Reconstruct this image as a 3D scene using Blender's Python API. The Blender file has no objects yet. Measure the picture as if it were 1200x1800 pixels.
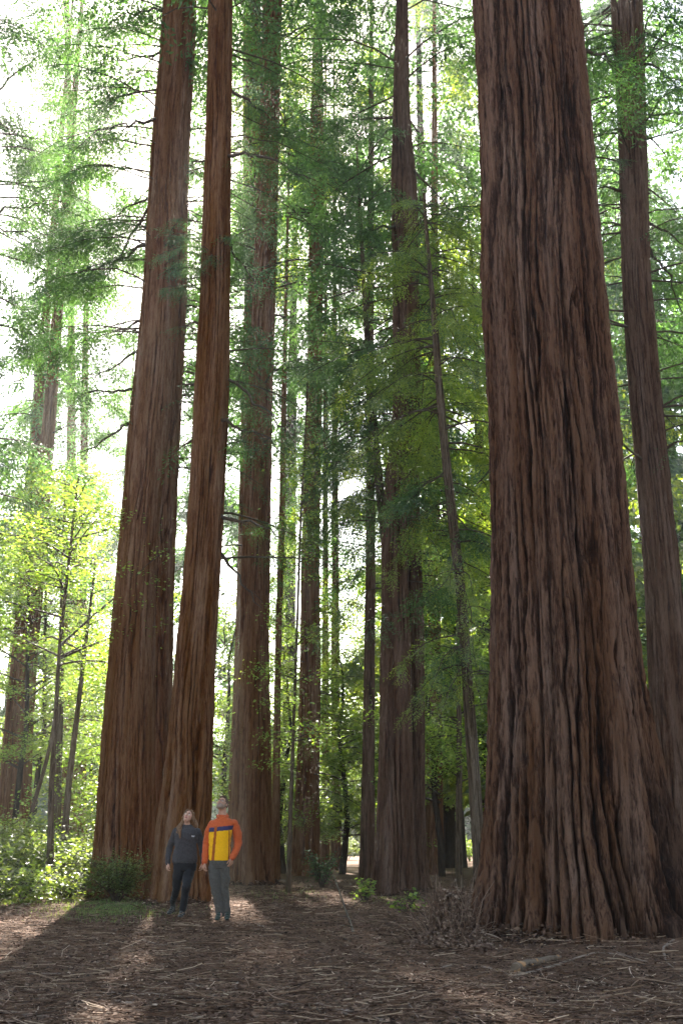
import bpy, math, random
import numpy as np
from mathutils import Vector, Matrix

SC = bpy.context.scene
COL = SC.collection
PI = math.pi

# ------------------------------------------------------------------ camera
H_CAM = 1.17
PITCH = math.radians(16.1)
F_PX = 1992.0
cam_d = bpy.data.cameras.new("camera")
cam = bpy.data.objects.new("camera", cam_d)
COL.objects.link(cam)
cam.location = (0, 0, H_CAM)
cam.rotation_euler = (PI / 2 + PITCH, 0, 0)
cam_d.sensor_fit = 'VERTICAL'
cam_d.sensor_height = 36.0
cam_d.lens = F_PX / 1800 * 36
cam_d.clip_start = 0.1
cam_d.clip_end = 3000
SC.camera = cam

# ------------------------------------------------------------------ world, sun, exposure
SUN_AZ, SUN_EL = math.radians(-7.0), math.radians(37.0)
to_sun = Vector((math.sin(SUN_AZ) * math.cos(SUN_EL), math.cos(SUN_AZ) * math.cos(SUN_EL), math.sin(SUN_EL)))
w = bpy.data.worlds.new("World")
SC.world = w
w.use_nodes = True
wn = w.node_tree
bg = wn.nodes["Background"]
sky = wn.nodes.new("ShaderNodeTexSky")
sky.sky_type = 'NISHITA'
sky.sun_disc = False
sky.sun_elevation = SUN_EL
sky.sun_rotation = SUN_AZ
sky.air_density = 1.0
sky.dust_density = .5
tint = wn.nodes.new("ShaderNodeMix")          # daylight white balance, as the camera was set for the shade
tint.data_type = 'RGBA'
tint.blend_type = 'MULTIPLY'
tint.inputs['Factor'].default_value = 1
tint.inputs[7].default_value = (1.14, 1.0, .84, 1)
wn.links.new(sky.outputs[0], tint.inputs[6])
wn.links.new(tint.outputs[2], bg.inputs[0])
bg.inputs[1].default_value = 0.07
sun_d = bpy.data.lights.new("sun", 'SUN')
sun_d.energy = 5.0
sun_d.angle = math.radians(0.6)
sun_d.color = (1.0, 0.93, 0.82)
sun = bpy.data.objects.new("sun", sun_d)
COL.objects.link(sun)
sun.rotation_euler = to_sun.to_track_quat('Z', 'Y').to_euler()
sun.location = (0, 0, 90)
SC.view_settings.view_transform = 'Standard'
SC.view_settings.look = 'None'
SC.view_settings.gamma = 1
SC.view_settings.exposure = 3.15
SC.render.engine = 'CYCLES'
cy = SC.cycles
cy.max_bounces = 6
cy.diffuse_bounces = 4
cy.transmission_bounces = 4
cy.glossy_bounces = 1
cy.volume_bounces = 0
cy.sample_clamp_indirect = 6
cy.use_denoising = True
cy.use_adaptive_sampling = True
cy.adaptive_threshold = 0.02


# ------------------------------------------------------------------ maths helpers
def P(px, py, D):
    """photograph pixel (1200 x 1800) at horizontal distance D -> a point and metres per pixel there"""
    x = (px - 600) / F_PX
    v = (900 - py) / F_PX
    c, s = math.cos(PITCH), math.sin(PITCH)
    k = D / (c - v * s)
    return np.array([x * k, D, H_CAM + (s + v * c) * k]), k / F_PX


def G(px, py):
    """pixel of a point on the ground -> x, y"""
    v = (900 - py) / F_PX
    c, s = math.cos(PITCH), math.sin(PITCH)
    k = -H_CAM / (s + v * c)
    return (px - 600) / F_PX * k, (c - v * s) * k


def _hash(ix, iy, iz, seed):
    h = (ix.astype(np.int64) * 374761393 + iy.astype(np.int64) * 668265263 + iz.astype(np.int64) * 2147483647 + seed * 974634777) & 0xffffffff
    h = ((h ^ (h >> 13)) * 1274126177) & 0xffffffff
    h = (h ^ (h >> 16)) & 0xffffffff
    return h


def noise3(x, y, z, seed=0):
    """gradient noise about -1..1, vectorised"""
    x, y, z = np.broadcast_arrays(np.asarray(x, float), np.asarray(y, float), np.asarray(z, float))
    x0, y0, z0 = np.floor(x), np.floor(y), np.floor(z)
    fx, fy, fz = x - x0, y - y0, z - z0
    ux, uy, uz = [t * t * t * (t * (t * 6 - 15) + 10) for t in (fx, fy, fz)]
    out = 0
    for dx in (0, 1):
        for dy in (0, 1):
            for dz in (0, 1):
                h = _hash(x0 + dx, y0 + dy, z0 + dz, seed)
                gx = ((h & 1023) / 511.5 - 1)
                gy = (((h >> 10) & 1023) / 511.5 - 1)
                gz = (((h >> 20) & 1023) / 511.5 - 1)
                d = gx * (fx - dx) + gy * (fy - dy) + gz * (fz - dz)
                out = out + d * (ux if dx else 1 - ux) * (uy if dy else 1 - uy) * (uz if dz else 1 - uz)
    return out * 1.5


def ground_z(x, y):
    x = np.asarray(x, float)
    y = np.asarray(y, float)
    n = noise3(x * .12, y * .12, 0.3, 5) * .10 + noise3(x * .5, y * .5, 1.3, 6) * .04
    near = np.clip(1 - np.hypot(x - BIG[0], y - BIG[1]) / 3.2, 0, 1)
    return n * np.clip((y - 2) / 8, 0, 1) + near ** 2 * .34


BIG = (3.6, 14.9)


# ------------------------------------------------------------------ mesh helpers
def mk_mesh(name, verts, quads=None, tris=None, mat_idx=None, attr=None, mats=(), smooth=True):
    me = bpy.data.meshes.new(name)
    verts = np.ascontiguousarray(verts, np.float32)
    nq = 0 if quads is None else len(quads)
    nt = 0 if tris is None else len(tris)
    me.vertices.add(len(verts))
    me.vertices.foreach_set('co', verts.ravel())
    loops = []
    if nq: loops.append(np.asarray(quads, np.int32).ravel())
    if nt: loops.append(np.asarray(tris, np.int32).ravel())
    loops = np.concatenate(loops)
    me.loops.add(len(loops))
    me.loops.foreach_set('vertex_index', loops)
    me.polygons.add(nq + nt)
    tot = np.concatenate([np.full(nq, 4, np.int32), np.full(nt, 3, np.int32)])
    start = np.concatenate([[0], np.cumsum(tot)[:-1]]).astype(np.int32)
    me.polygons.foreach_set('loop_start', start)
    me.polygons.foreach_set('loop_total', tot)
    if mat_idx is not None:
        me.polygons.foreach_set('material_index', np.asarray(mat_idx, np.int32))
    me.polygons.foreach_set('use_smooth', np.full(nq + nt, bool(smooth)))
    for nme, dom, arr in (attr or []):
        a = me.attributes.new(nme, 'FLOAT', dom)
        a.data.foreach_set('value', np.asarray(arr, np.float32))
    for m in mats: me.materials.append(m)
    me.update(calc_edges=True)
    me.validate()
    return me


def ob(name, mesh, parent=None, loc=None):
    o = bpy.data.objects.new(name, mesh)
    COL.objects.link(o)
    if parent is not None: o.parent = parent
    if loc is not None: o.location = loc
    return o


def tag(o, label=None, cat=None, group=None, kind=None):
    if label: o['label'] = label
    if cat: o['category'] = cat
    if group: o['group'] = group
    if kind: o['kind'] = kind
    return o


def root(name, loc, label, cat, group=None, rz=0):
    o = ob(name, None, None, loc)
    o.rotation_euler = (0, 0, rz)
    o.empty_display_size = .3
    return tag(o, label, cat, group)


class Geo:
    """collects vertex and quad arrays into one mesh"""
    def __init__(s):
        s.v, s.q, s.t, s.mq, s.mt, s.rq, s.rt, s.n = [], [], [], [], [], [], [], 0

    def quads(s, v, q, mi=0, rnd=0.5):
        s.v.append(v)
        s.q.append(q + s.n)
        s.mq.append(np.full(len(q), mi, np.int32))
        s.rq.append(np.broadcast_to(np.asarray(rnd, float), (len(q),)))
        s.n += len(v)

    def tube(s, pts, radii, sides=5, mi=0, rnd=.5, cap=True):
        pts = np.asarray(pts, float)
        n = len(pts)
        radii = np.broadcast_to(np.asarray(radii, float), (n,))
        t = np.gradient(pts, axis=0)
        t /= np.linalg.norm(t, axis=1)[:, None] + 1e-9
        ref = np.array([0, 0, 1.]) if abs(t[:, 2]).mean() < .8 else np.array([1., 0, 0])
        a = np.cross(t, ref)
        a /= np.linalg.norm(a, axis=1)[:, None] + 1e-9
        b = np.cross(t, a)
        ang = np.arange(sides) / sides * 2 * PI
        v = pts[:, None, :] + radii[:, None, None] * (np.cos(ang)[None, :, None] * a[:, None, :] + np.sin(ang)[None, :, None] * b[:, None, :])
        v = v.reshape(-1, 3)
        i = np.arange(n - 1)[:, None] * sides
        j = np.arange(sides)[None, :]
        j2 = (j + 1) % sides
        q = np.stack([i + j, i + j2, i + sides + j2, i + sides + j], -1).reshape(-1, 4)
        if cap and sides >= 4:
            extra = []
            for base in (0, (n - 1) * sides):
                if sides == 4:
                    extra.append([base, base + 1, base + 2, base + 3])
                else:
                    for k in range(1, sides - 2, 2):
                        extra.append([base, base + k, base + k + 1, base + min(k + 2, sides - 1)])
            extra = [e for e in extra if len(set(e)) == 4]
            if extra: q = np.vstack([q, np.array(extra)])
        s.quads(v, q, mi, rnd)

    def mesh(s, name, mats, smooth=True):
        return mk_mesh(name, np.vstack(s.v), quads=np.vstack(s.q), mat_idx=np.concatenate(s.mq),
                       attr=[('rnd', 'FACE', np.concatenate(s.rq))], mats=mats, smooth=smooth)


# ------------------------------------------------------------------ materials
def new_mat(name):
    m = bpy.data.materials.new(name)
    m.use_nodes = True
    nt = m.node_tree
    for n in list(nt.nodes): nt.nodes.remove(n)
    return m, nt, nt.nodes.new, nt.links.new


def ramp(N, stops):
    r = N("ShaderNodeValToRGB")
    cr = r.color_ramp
    while len(cr.elements) < len(stops): cr.elements.new(0.5)
    for e, (p, c) in zip(cr.elements, stops):
        e.position = p
        e.color = (*c, 1)
    return r


def leaf_mat(name, dark, mid, light, trans, tmix=.5, rough=.45):
    m, nt, N, L = new_mat(name)
    out = N("ShaderNodeOutputMaterial")
    at = N("ShaderNodeAttribute"); at.attribute_name = 'rnd'
    tc = N("ShaderNodeNewGeometry")
    nz = N("ShaderNodeTexNoise"); nz.inputs['Scale'].default_value = .55; nz.inputs['Detail'].default_value = 2
    L(tc.outputs['Position'], nz.inputs['Vector'])
    ad = N("ShaderNodeMath"); ad.operation = 'MULTIPLY_ADD'
    L(nz.outputs['Fac'], ad.inputs[0]); ad.inputs[1].default_value = 1.1; ad.inputs[2].default_value = -.55
    ad2 = N("ShaderNodeMath"); ad2.operation = 'ADD'; ad2.use_clamp = True
    L(ad.outputs[0], ad2.inputs[0]); L(at.outputs['Fac'], ad2.inputs[1])
    r = ramp(N, [(0, dark), (.5, mid), (1, light)])
    L(ad2.outputs[0], r.inputs[0])
    d = N("ShaderNodeBsdfDiffuse"); L(r.outputs[0], d.inputs[0])
    t = N("ShaderNodeBsdfTranslucent")
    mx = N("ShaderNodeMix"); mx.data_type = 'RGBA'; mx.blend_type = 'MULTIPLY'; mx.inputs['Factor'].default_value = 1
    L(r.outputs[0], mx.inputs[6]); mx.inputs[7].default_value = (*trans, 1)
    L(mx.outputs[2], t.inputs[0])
    ms = N("ShaderNodeMixShader"); ms.inputs[0].default_value = tmix
    L(d.outputs[0], ms.inputs[1]); L(t.outputs[0], ms.inputs[2])
    g = N("ShaderNodeBsdfGlossy"); g.inputs['Roughness'].default_value = rough; g.inputs['Color'].default_value = (1, 1, 1, 1)
    ms2 = N("ShaderNodeMixShader"); ms2.inputs[0].default_value = .045
    L(ms.outputs[0], ms2.inputs[1]); L(g.outputs[0], ms2.inputs[2])
    L(ms2.outputs[0], out.inputs[0])
    return m


def bark_mat(name, groove, mid, top, pale, scale=1.0, bump=.8, dark_base=False):
    m, nt, N, L = new_mat(name)
    out = N("ShaderNodeOutputMaterial")
    bs = N("ShaderNodeBsdfPrincipled")
    bs.inputs['Roughness'].default_value = .92
    bs.inputs['Specular IOR Level'].default_value = .15
    tc = N("ShaderNodeTexCoord")
    mp = N("ShaderNodeMapping"); mp.inputs['Scale'].default_value = (13 * scale, 13 * scale, 1.5 * scale)
    L(tc.outputs['Object'], mp.inputs[0])
    n1 = N("ShaderNodeTexNoise"); n1.inputs['Scale'].default_value = 1; n1.inputs['Detail'].default_value = 7; n1.inputs['Roughness'].default_value = .68
    n1.inputs['Distortion'].default_value = .35
    L(mp.outputs[0], n1.inputs['Vector'])
    mp2 = N("ShaderNodeMapping"); mp2.inputs['Scale'].default_value = (52 * scale, 52 * scale, 7 * scale)
    L(tc.outputs['Object'], mp2.inputs[0])
    n2 = N("ShaderNodeTexNoise"); n2.inputs['Scale'].default_value = 1; n2.inputs['Detail'].default_value = 5; n2.inputs['Roughness'].default_value = .7
    L(mp2.outputs[0], n2.inputs['Vector'])
    n3 = N("ShaderNodeTexNoise"); n3.inputs['Scale'].default_value = .8; n3.inputs['Detail'].default_value = 3
    mp3 = N("ShaderNodeMapping"); mp3.inputs['Scale'].default_value = (4 * scale, 4 * scale, .3 * scale)
    L(tc.outputs['Object'], mp3.inputs[0]); L(mp3.outputs[0], n3.inputs['Vector'])
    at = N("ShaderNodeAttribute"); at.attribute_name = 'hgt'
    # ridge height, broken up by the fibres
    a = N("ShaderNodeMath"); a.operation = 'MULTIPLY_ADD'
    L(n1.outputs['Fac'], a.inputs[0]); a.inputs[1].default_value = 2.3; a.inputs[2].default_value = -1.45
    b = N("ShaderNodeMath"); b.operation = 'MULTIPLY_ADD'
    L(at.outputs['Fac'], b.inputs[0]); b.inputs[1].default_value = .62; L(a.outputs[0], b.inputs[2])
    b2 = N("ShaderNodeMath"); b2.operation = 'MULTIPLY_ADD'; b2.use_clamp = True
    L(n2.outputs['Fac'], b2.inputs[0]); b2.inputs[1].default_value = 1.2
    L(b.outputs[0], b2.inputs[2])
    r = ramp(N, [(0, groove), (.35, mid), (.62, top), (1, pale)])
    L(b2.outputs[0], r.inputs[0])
    # big patches of redder and greyer bark
    hs = N("ShaderNodeHueSaturation")
    sr = N("ShaderNodeMapRange"); sr.inputs[1].default_value = .3; sr.inputs[2].default_value = .7; sr.inputs[3].default_value = .85; sr.inputs[4].default_value = 1.25
    L(n3.outputs['Fac'], sr.inputs[0]); L(sr.outputs[0], hs.inputs['Saturation'])
    L(r.outputs[0], hs.inputs['Color'])
    vr = N("ShaderNodeMapRange"); vr.inputs[1].default_value = .3; vr.inputs[2].default_value = .7; vr.inputs[3].default_value = 1.35; vr.inputs[4].default_value = .7
    L(n3.outputs['Fac'], vr.inputs[0]); L(vr.outputs[0], hs.inputs['Value'])
    col = hs.outputs[0]
    if dark_base:  # dark brown mixed in towards the bottom and right side, broken by noise
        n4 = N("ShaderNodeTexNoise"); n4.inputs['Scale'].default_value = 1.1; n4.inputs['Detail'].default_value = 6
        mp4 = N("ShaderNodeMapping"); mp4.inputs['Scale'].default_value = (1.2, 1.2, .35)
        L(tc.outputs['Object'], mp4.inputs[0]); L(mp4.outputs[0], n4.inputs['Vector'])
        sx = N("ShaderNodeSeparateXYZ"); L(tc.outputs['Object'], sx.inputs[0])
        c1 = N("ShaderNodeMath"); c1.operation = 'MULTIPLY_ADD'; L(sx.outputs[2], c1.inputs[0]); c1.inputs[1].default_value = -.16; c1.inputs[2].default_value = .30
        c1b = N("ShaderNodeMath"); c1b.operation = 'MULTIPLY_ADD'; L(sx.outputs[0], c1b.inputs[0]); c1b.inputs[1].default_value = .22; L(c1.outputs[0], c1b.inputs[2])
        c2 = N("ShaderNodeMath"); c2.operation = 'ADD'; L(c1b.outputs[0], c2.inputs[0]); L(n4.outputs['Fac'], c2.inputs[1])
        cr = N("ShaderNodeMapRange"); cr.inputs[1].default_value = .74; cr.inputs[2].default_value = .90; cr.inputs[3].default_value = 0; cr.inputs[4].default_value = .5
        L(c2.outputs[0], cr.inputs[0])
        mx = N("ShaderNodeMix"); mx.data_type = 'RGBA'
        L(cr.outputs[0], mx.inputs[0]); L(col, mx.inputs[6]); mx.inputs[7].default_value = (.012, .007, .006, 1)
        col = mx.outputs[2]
    L(col, bs.inputs['Base Color'])
    bp = N("ShaderNodeBump"); bp.inputs['Strength'].default_value = bump; bp.inputs['Distance'].default_value = .045
    s = N("ShaderNodeMath"); s.operation = 'MULTIPLY_ADD'; L(n1.outputs['Fac'], s.inputs[0]); s.inputs[1].default_value = 1.6; L(n2.outputs['Fac'], s.inputs[2])
    L(s.outputs[0], bp.inputs['Height'])
    L(bp.outputs[0], bs.inputs['Normal'])
    L(bs.outputs[0], out.inputs[0])
    return m


def plain_mat(name, stops, scale=8, rough=.8, bump=.2, coords='Object', stretch=(1, 1, 1), detail=5, attr=False, sheen=0):
    m, nt, N, L = new_mat(name)
    out = N("ShaderNodeOutputMaterial")
    bs = N("ShaderNodeBsdfPrincipled"); bs.inputs['Roughness'].default_value = rough
    bs.inputs['Specular IOR Level'].default_value = .25
    if sheen: bs.inputs['Sheen Weight'].default_value = sheen
    tc = N("ShaderNodeTexCoord")
    mp = N("ShaderNodeMapping"); mp.inputs['Scale'].default_value = stretch
    L(tc.outputs[coords], mp.inputs[0])
    n = N("ShaderNodeTexNoise"); n.inputs['Scale'].default_value = scale; n.inputs['Detail'].default_value = detail
    L(mp.outputs[0], n.inputs['Vector'])
    r = ramp(N, stops)
    if attr:
        at = N("ShaderNodeAttribute"); at.attribute_name = 'rnd'
        a = N("ShaderNodeMath"); a.operation = 'MULTIPLY_ADD'; L(n.outputs['Fac'], a.inputs[0]); a.inputs[1].default_value = .5; a.inputs[2].default_value = -.25
        b = N("ShaderNodeMath"); b.operation = 'ADD'; b.use_clamp = True
        L(a.outputs[0], b.inputs[0]); L(at.outputs['Fac'], b.inputs[1])
        L(b.outputs[0], r.inputs[0])
    else:
        L(n.outputs['Fac'], r.inputs[0])
    L(r.outputs[0], bs.inputs['Base Color'])
    if bump:
        bp = N("ShaderNodeBump"); bp.inputs['Strength'].default_value = bump; bp.inputs['Distance'].default_value = .02
        L(n.outputs['Fac'], bp.inputs['Height']); L(bp.outputs[0], bs.inputs['Normal'])
    L(bs.outputs[0], out.inputs[0])
    return m


M = {}
M['bark_big'] = bark_mat('dark_redwood_bark', (.004, .0018, .0012), (.017, .0068, .004), (.044, .0185, .0105), (.145, .078, .050), 1.0, 1.0, dark_base=True)
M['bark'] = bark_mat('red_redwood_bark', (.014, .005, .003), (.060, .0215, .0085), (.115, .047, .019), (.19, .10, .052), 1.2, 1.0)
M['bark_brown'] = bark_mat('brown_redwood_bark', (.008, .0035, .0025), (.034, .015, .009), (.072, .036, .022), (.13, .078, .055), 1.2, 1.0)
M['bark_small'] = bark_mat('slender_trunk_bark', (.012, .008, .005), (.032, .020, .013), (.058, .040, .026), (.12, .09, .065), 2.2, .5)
M['limb'] = plain_mat('limb_bark', [(0, (.025, .017, .012)), (1, (.09, .065, .048))], 14, .9, .3)
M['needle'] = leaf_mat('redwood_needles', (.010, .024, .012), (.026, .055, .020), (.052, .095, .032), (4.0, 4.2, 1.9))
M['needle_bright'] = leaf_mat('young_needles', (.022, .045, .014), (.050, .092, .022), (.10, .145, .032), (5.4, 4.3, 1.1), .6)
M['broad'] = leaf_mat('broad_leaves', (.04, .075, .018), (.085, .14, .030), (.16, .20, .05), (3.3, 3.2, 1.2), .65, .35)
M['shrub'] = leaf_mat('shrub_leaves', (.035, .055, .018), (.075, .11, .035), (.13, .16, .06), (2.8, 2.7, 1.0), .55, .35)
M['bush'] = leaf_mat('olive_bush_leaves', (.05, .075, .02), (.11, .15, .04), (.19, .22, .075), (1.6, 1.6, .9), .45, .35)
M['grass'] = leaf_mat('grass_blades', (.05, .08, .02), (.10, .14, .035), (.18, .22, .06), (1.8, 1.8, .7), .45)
M['dead'] = plain_mat('dead_twigs', [(0, (.05, .028, .020)), (.5, (.15, .09, .062)), (1, (.34, .25, .19))], 20, .9, 0, attr=True)
M['litter'] = plain_mat('forest_litter', [(0, (.030, .016, .010)), (.45, (.115, .062, .040)), (.8, (.26, .165, .115)), (1, (.50, .37, .27))], 20, .9, 0, attr=True)
M['stick'] = plain_mat('pale_fallen_stick', [(0, (.12, .08, .06)), (1, (.32, .24, .19))], 9, .85, .3, stretch=(1, 1, 1))


def ground_mat():
    m, nt, N, L = new_mat('forest_duff')
    out = N("ShaderNodeOutputMaterial")
    bs = N("ShaderNodeBsdfPrincipled"); bs.inputs['Roughness'].default_value = .95; bs.inputs['Specular IOR Level'].default_value = .1
    tc = N("ShaderNodeTexCoord")
    n1 = N("ShaderNodeTexNoise"); n1.inputs['Scale'].default_value = .7; n1.inputs['Detail'].default_value = 6
    n2 = N("ShaderNodeTexNoise"); n2.inputs['Scale'].default_value = 26; n2.inputs['Detail'].default_value = 8; n2.inputs['Roughness'].default_value = .75
    L(tc.outputs['Object'], n1.inputs['Vector']); L(tc.outputs['Object'], n2.inputs['Vector'])
    a = N("ShaderNodeMath"); a.operation = 'MULTIPLY_ADD'; L(n1.outputs['Fac'], a.inputs[0]); a.inputs[1].default_value = .5
    b = N("ShaderNodeMath"); b.operation = 'MULTIPLY_ADD'; L(n2.outputs['Fac'], b.inputs[0]); b.inputs[1].default_value = 1.1; b.inputs[2].default_value = -.3
    L(b.outputs[0], a.inputs[2])
    r = ramp(N, [(.15, (.040, .021, .013)), (.5, (.125, .070, .045)), (.85, (.26, .165, .115))])
    L(a.outputs[0], r.inputs[0]); L(r.outputs[0], bs.inputs['Base Color'])
    bp = N("ShaderNodeBump"); bp.inputs['Strength'].default_value = .9; bp.inputs['Distance'].default_value = .04
    L(n2.outputs['Fac'], bp.inputs['Height']); L(bp.outputs[0], bs.inputs['Normal'])
    L(bs.outputs[0], out.inputs[0])
    return m


M['ground'] = ground_mat()


# ------------------------------------------------------------------ ground
def build_ground():
    def axis(lo, hi, n, outer):
        core = np.linspace(lo, hi, n)
        e = np.array([3, 8, 20, 50, 130, 300, 600.])
        e = e[e < outer]
        return np.concatenate([lo - e[::-1], core, hi + e])
    xs = axis(-14, 14, 300, 700)
    ys = axis(4, 40, 380, 700)
    X, Y = np.meshgrid(xs, ys)
    Z = ground_z(X, Y)
    near = (X > -14) & (X < 14) & (Y > 4) & (Y < 40)
    Z = Z + near * (noise3(X * 3.1, Y * 3.1, 0, 9) * .022 + noise3(X * 8, Y * 8, 0, 10) * .012)
    n, mm = X.shape
    i = np.arange(n - 1)[:, None] * mm + np.arange(mm - 1)[None]
    q = np.stack([i, i + 1, i + mm + 1, i + mm], -1).reshape(-1, 4)
    me = mk_mesh('ground', np.stack([X, Y, Z], -1).reshape(-1, 3), quads=q, mats=[M['ground']])
    tag(ob('ground', me), 'brown forest floor of duff and dry twigs', None, None, 'structure')


build_ground()


# ------------------------------------------------------------------ trunks
class Trunk:
    """axis and radius from measured silhouette edges; rows are (py, left px, right px)"""
    def __init__(s, D, rows, H, base_py=None, y_lean=0.0):
        zs, cx, rr = [], [], []
        for py, xl, xr in sorted(rows, reverse=True):
            pl, k = P(xl, py, D)
            pr, _ = P(xr, py, D)
            zs.append(pl[2]); cx.append((pl[0] + pr[0]) / 2); rr.append((pr[0] - pl[0]) / 2)
        zs, cx, rr = map(np.array, (zs, cx, rr))
        # extend down into the ground and up to the tip
        s0 = (cx[1] - cx[0]) / (zs[1] - zs[0])
        gz = float(ground_z(cx[0], D))
        s.gz = gz
        if zs[0] > gz - .3:
            zb = gz - .3
            cx = np.r_[cx[0] + s0 * (zb - zs[0]) * .5, cx]; rr = np.r_[rr[0] * 1.08, rr]; zs = np.r_[zb, zs]
        else:
            zs[0] = gz - .3
        k = max(0, len(zs) - 3)
        s1 = np.clip((cx[-1] - cx[k]) / (zs[-1] - zs[k]), -.06, .06)
        H = max(H, zs[-1] + 2)
        s.z = np.r_[zs, zs[-1] + (H - zs[-1]) * .5, H]
        s.cx = np.r_[cx, cx[-1] + s1 * (H - zs[-1]) * .5, cx[-1] + s1 * (H - zs[-1])]
        s.r = np.r_[rr, rr[-1] * .62, .03]
        s.D, s.H = D, H
        s.base = np.array([np.interp(gz, s.z, s.cx), D, gz])

    def at(s, z):
        """axis x (world) and radius at height z, softened between the measured rows"""
        z = np.asarray(z, float)
        cx = r = 0
        for d in (-.7, -.35, 0, .35, .7):
            cx = cx + np.interp(z + d, s.z, s.cx); r = r + np.interp(z + d, s.z, s.r)
        return cx / 5, r / 5

    def mesh(s, name, mat, nth=160, dz=.09, ridge=.075, freq=6.5, flare=.12, seed=1, zfine=24, zfreq=.16, lobes=5, ribs=.35):
        z0 = s.gz - .6
        za = np.arange(z0, min(zfine, s.H), dz)
        zb = np.linspace(za[-1], s.H, 30)[1:] if s.H > zfine else np.array([s.H])
        z = np.r_[za, zb]
        th = np.arange(nth) / nth * 2 * PI
        Z, T = np.meshgrid(z, th, indexing='ij')
        cx, r = s.at(Z)
        rb = float(np.interp(s.gz + 1, s.z, s.r))
        # long fissures: stripes round the trunk, bent and joined by slow noise
        K = max(4, int(round(PI * rb * freq)))
        cs, ss = np.cos(T), np.sin(T)
        c, sn = cs * rb, ss * rb
        bend = noise3(cs * 1.6, ss * 1.6, Z * .16, seed) * 3.4 + noise3(c * 2.0, sn * 2.0, Z * .4, seed + 1) * 2.6 + noise3(c * 5, sn * 5, Z * .9, seed + 8) * 1.6 + noise3(c * 16, sn * 16, Z * 4, seed + 13) * .5
        s1 = np.abs(np.sin(T * K + bend))
        bend2 = noise3(c * 3, sn * 3, Z * .5, seed + 2) * 4 + noise3(c * 9, sn * 9, Z * 1.6, seed + 9) * 1.1
        s2 = np.abs(np.sin(T * int(K * 1.9) + bend2))
        bend3 = noise3(c * 6, sn * 6, Z * .8, seed + 3) * 4
        s3 = np.abs(np.sin(T * int(K * 4.3) + bend3))
        d1 = np.clip(.70 + 1.8 * noise3(c * 2.2, sn * 2.2, Z * .3, seed + 4), .15, 1)
        d2 = np.clip(.5 + 1.6 * noise3(c * 3, sn * 3, Z * .45, seed + 6), 0, 1)
        plate = 1 - d1 * (1 - np.clip(s1 * 1.5, 0, 1) ** .8)
        h = plate * (1 - .42 * d2 * (1 - s2 ** .5)) - .10 * (1 - s3 ** .6)
        # broad ribs that carry the plates
        rib = np.abs(np.sin(T * max(3, K // 4) + noise3(cs * 2.2, ss * 2.2, Z * .12, seed + 20) * 5 + noise3(c * 2.5, sn * 2.5, Z * .3, seed + 21) * .8))
        h = h + ribs * (np.clip(rib * 1.3, 0, 1) ** .7 - .75)
        # cracks and torn steps across the plates
        zz = Z * 1.7 + 2.2 * noise3(c * 5, sn * 5, Z * .2, seed + 7)
        n5 = noise3(c * 6, sn * 6, zz, seed + 10)
        h = h - .16 * np.clip(1 - np.abs(n5) * 8, 0, 1) * plate + .17 * noise3(c * 14, sn * 14, Z * 2.6, seed + 11) + .12 * noise3(c * 30, sn * 30, Z * 6, seed + 14) + .34 * noise3(c * 2.2, sn * 2.2, Z * .35, seed + 12)
        lob = noise3(np.cos(T) * .8 * lobes / 3, np.sin(T) * .8 * lobes / 3, Z * .05, seed + 5)
        hh = np.clip(Z - s.gz, 0, 60)
        fl = flare * rb * np.exp(-hh / .45) * (1 + 1.2 * lob) + lob * rb * (.05 + .16 * np.exp(-hh / 1.6))
        amp = ridge * np.clip(r / rb, .1, 1.2)
        R = r + fl + (h - .85) * amp
        R = np.maximum(R, .01)
        X = cx + R * np.cos(T); Y = R * np.sin(T)
        V = np.stack([X - s.base[0], Y, Z - s.gz], -1).reshape(-1, 3)
        nz = len(z)
        i = np.arange(nz - 1)[:, None] * nth
        j = np.arange(nth)[None]; j2 = (j + 1) % nth
        q = np.stack([i + j, i + j2, i + nth + j2, i + nth + j], -1).reshape(-1, 4)
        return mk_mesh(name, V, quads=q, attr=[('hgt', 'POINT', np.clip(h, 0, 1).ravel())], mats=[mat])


# ------------------------------------------------------------------ foliage: sprays of needles
def spray_templates(seed, nside, leaf, length=1.0, nvar=6):
    """flat drooping fronds along +X: a twig with side twigs, each with narrow leaflets"""
    out = []
    rg = np.random.default_rng(seed)
    for _ in range(nvar):
        V, R = [], []
        for i in range(nside):
            t = (i + .6) / nside
            s = 1 if i % 2 else -1
            ls = .42 * (1 - .75 * t) * rg.uniform(.7, 1.2) * length
            nl = max(2, int(ls / (leaf[0] * .62)))
            base = np.array([t * length, 0, -.16 * t * t * length])
            a = rg.uniform(.7, 1.1)
            d = np.array([math.cos(a), s * math.sin(a), -.10 - rg.uniform(0, .35)])
            for k in range(nl):
                u = (k + .5) / nl
                p = base + d * ls * u + rg.normal(0, .012, 3)
                aa = a * s + rg.uniform(-.9, .9)
                dd = np.array([math.cos(aa), math.sin(aa), -rg.uniform(0, .5)])
                dd /= np.linalg.norm(dd)
                up = np.array([rg.uniform(-.5, .5), rg.uniform(-.5, .5), 1.])
                sd = np.cross(dd, up); sd /= np.linalg.norm(sd)
                lw = leaf[1] * rg.uniform(.6, 1.2); ll = leaf[0] * rg.uniform(.7, 1.3)
                V += [p, p + dd * ll * .45 + sd * lw, p + dd * ll, p + dd * ll * .5 - sd * lw]
                R.append(rg.uniform(0, 1) * .6 + .2)
        out.append((np.array(V), np.array(R)))
    return out


SPR_FINE = spray_templates(11, 13, (.085, .019))
SPR_MID = spray_templates(12, 9, (.13, .034))
SPR_FAR = spray_templates(13, 6, (.22, .07))


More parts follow.
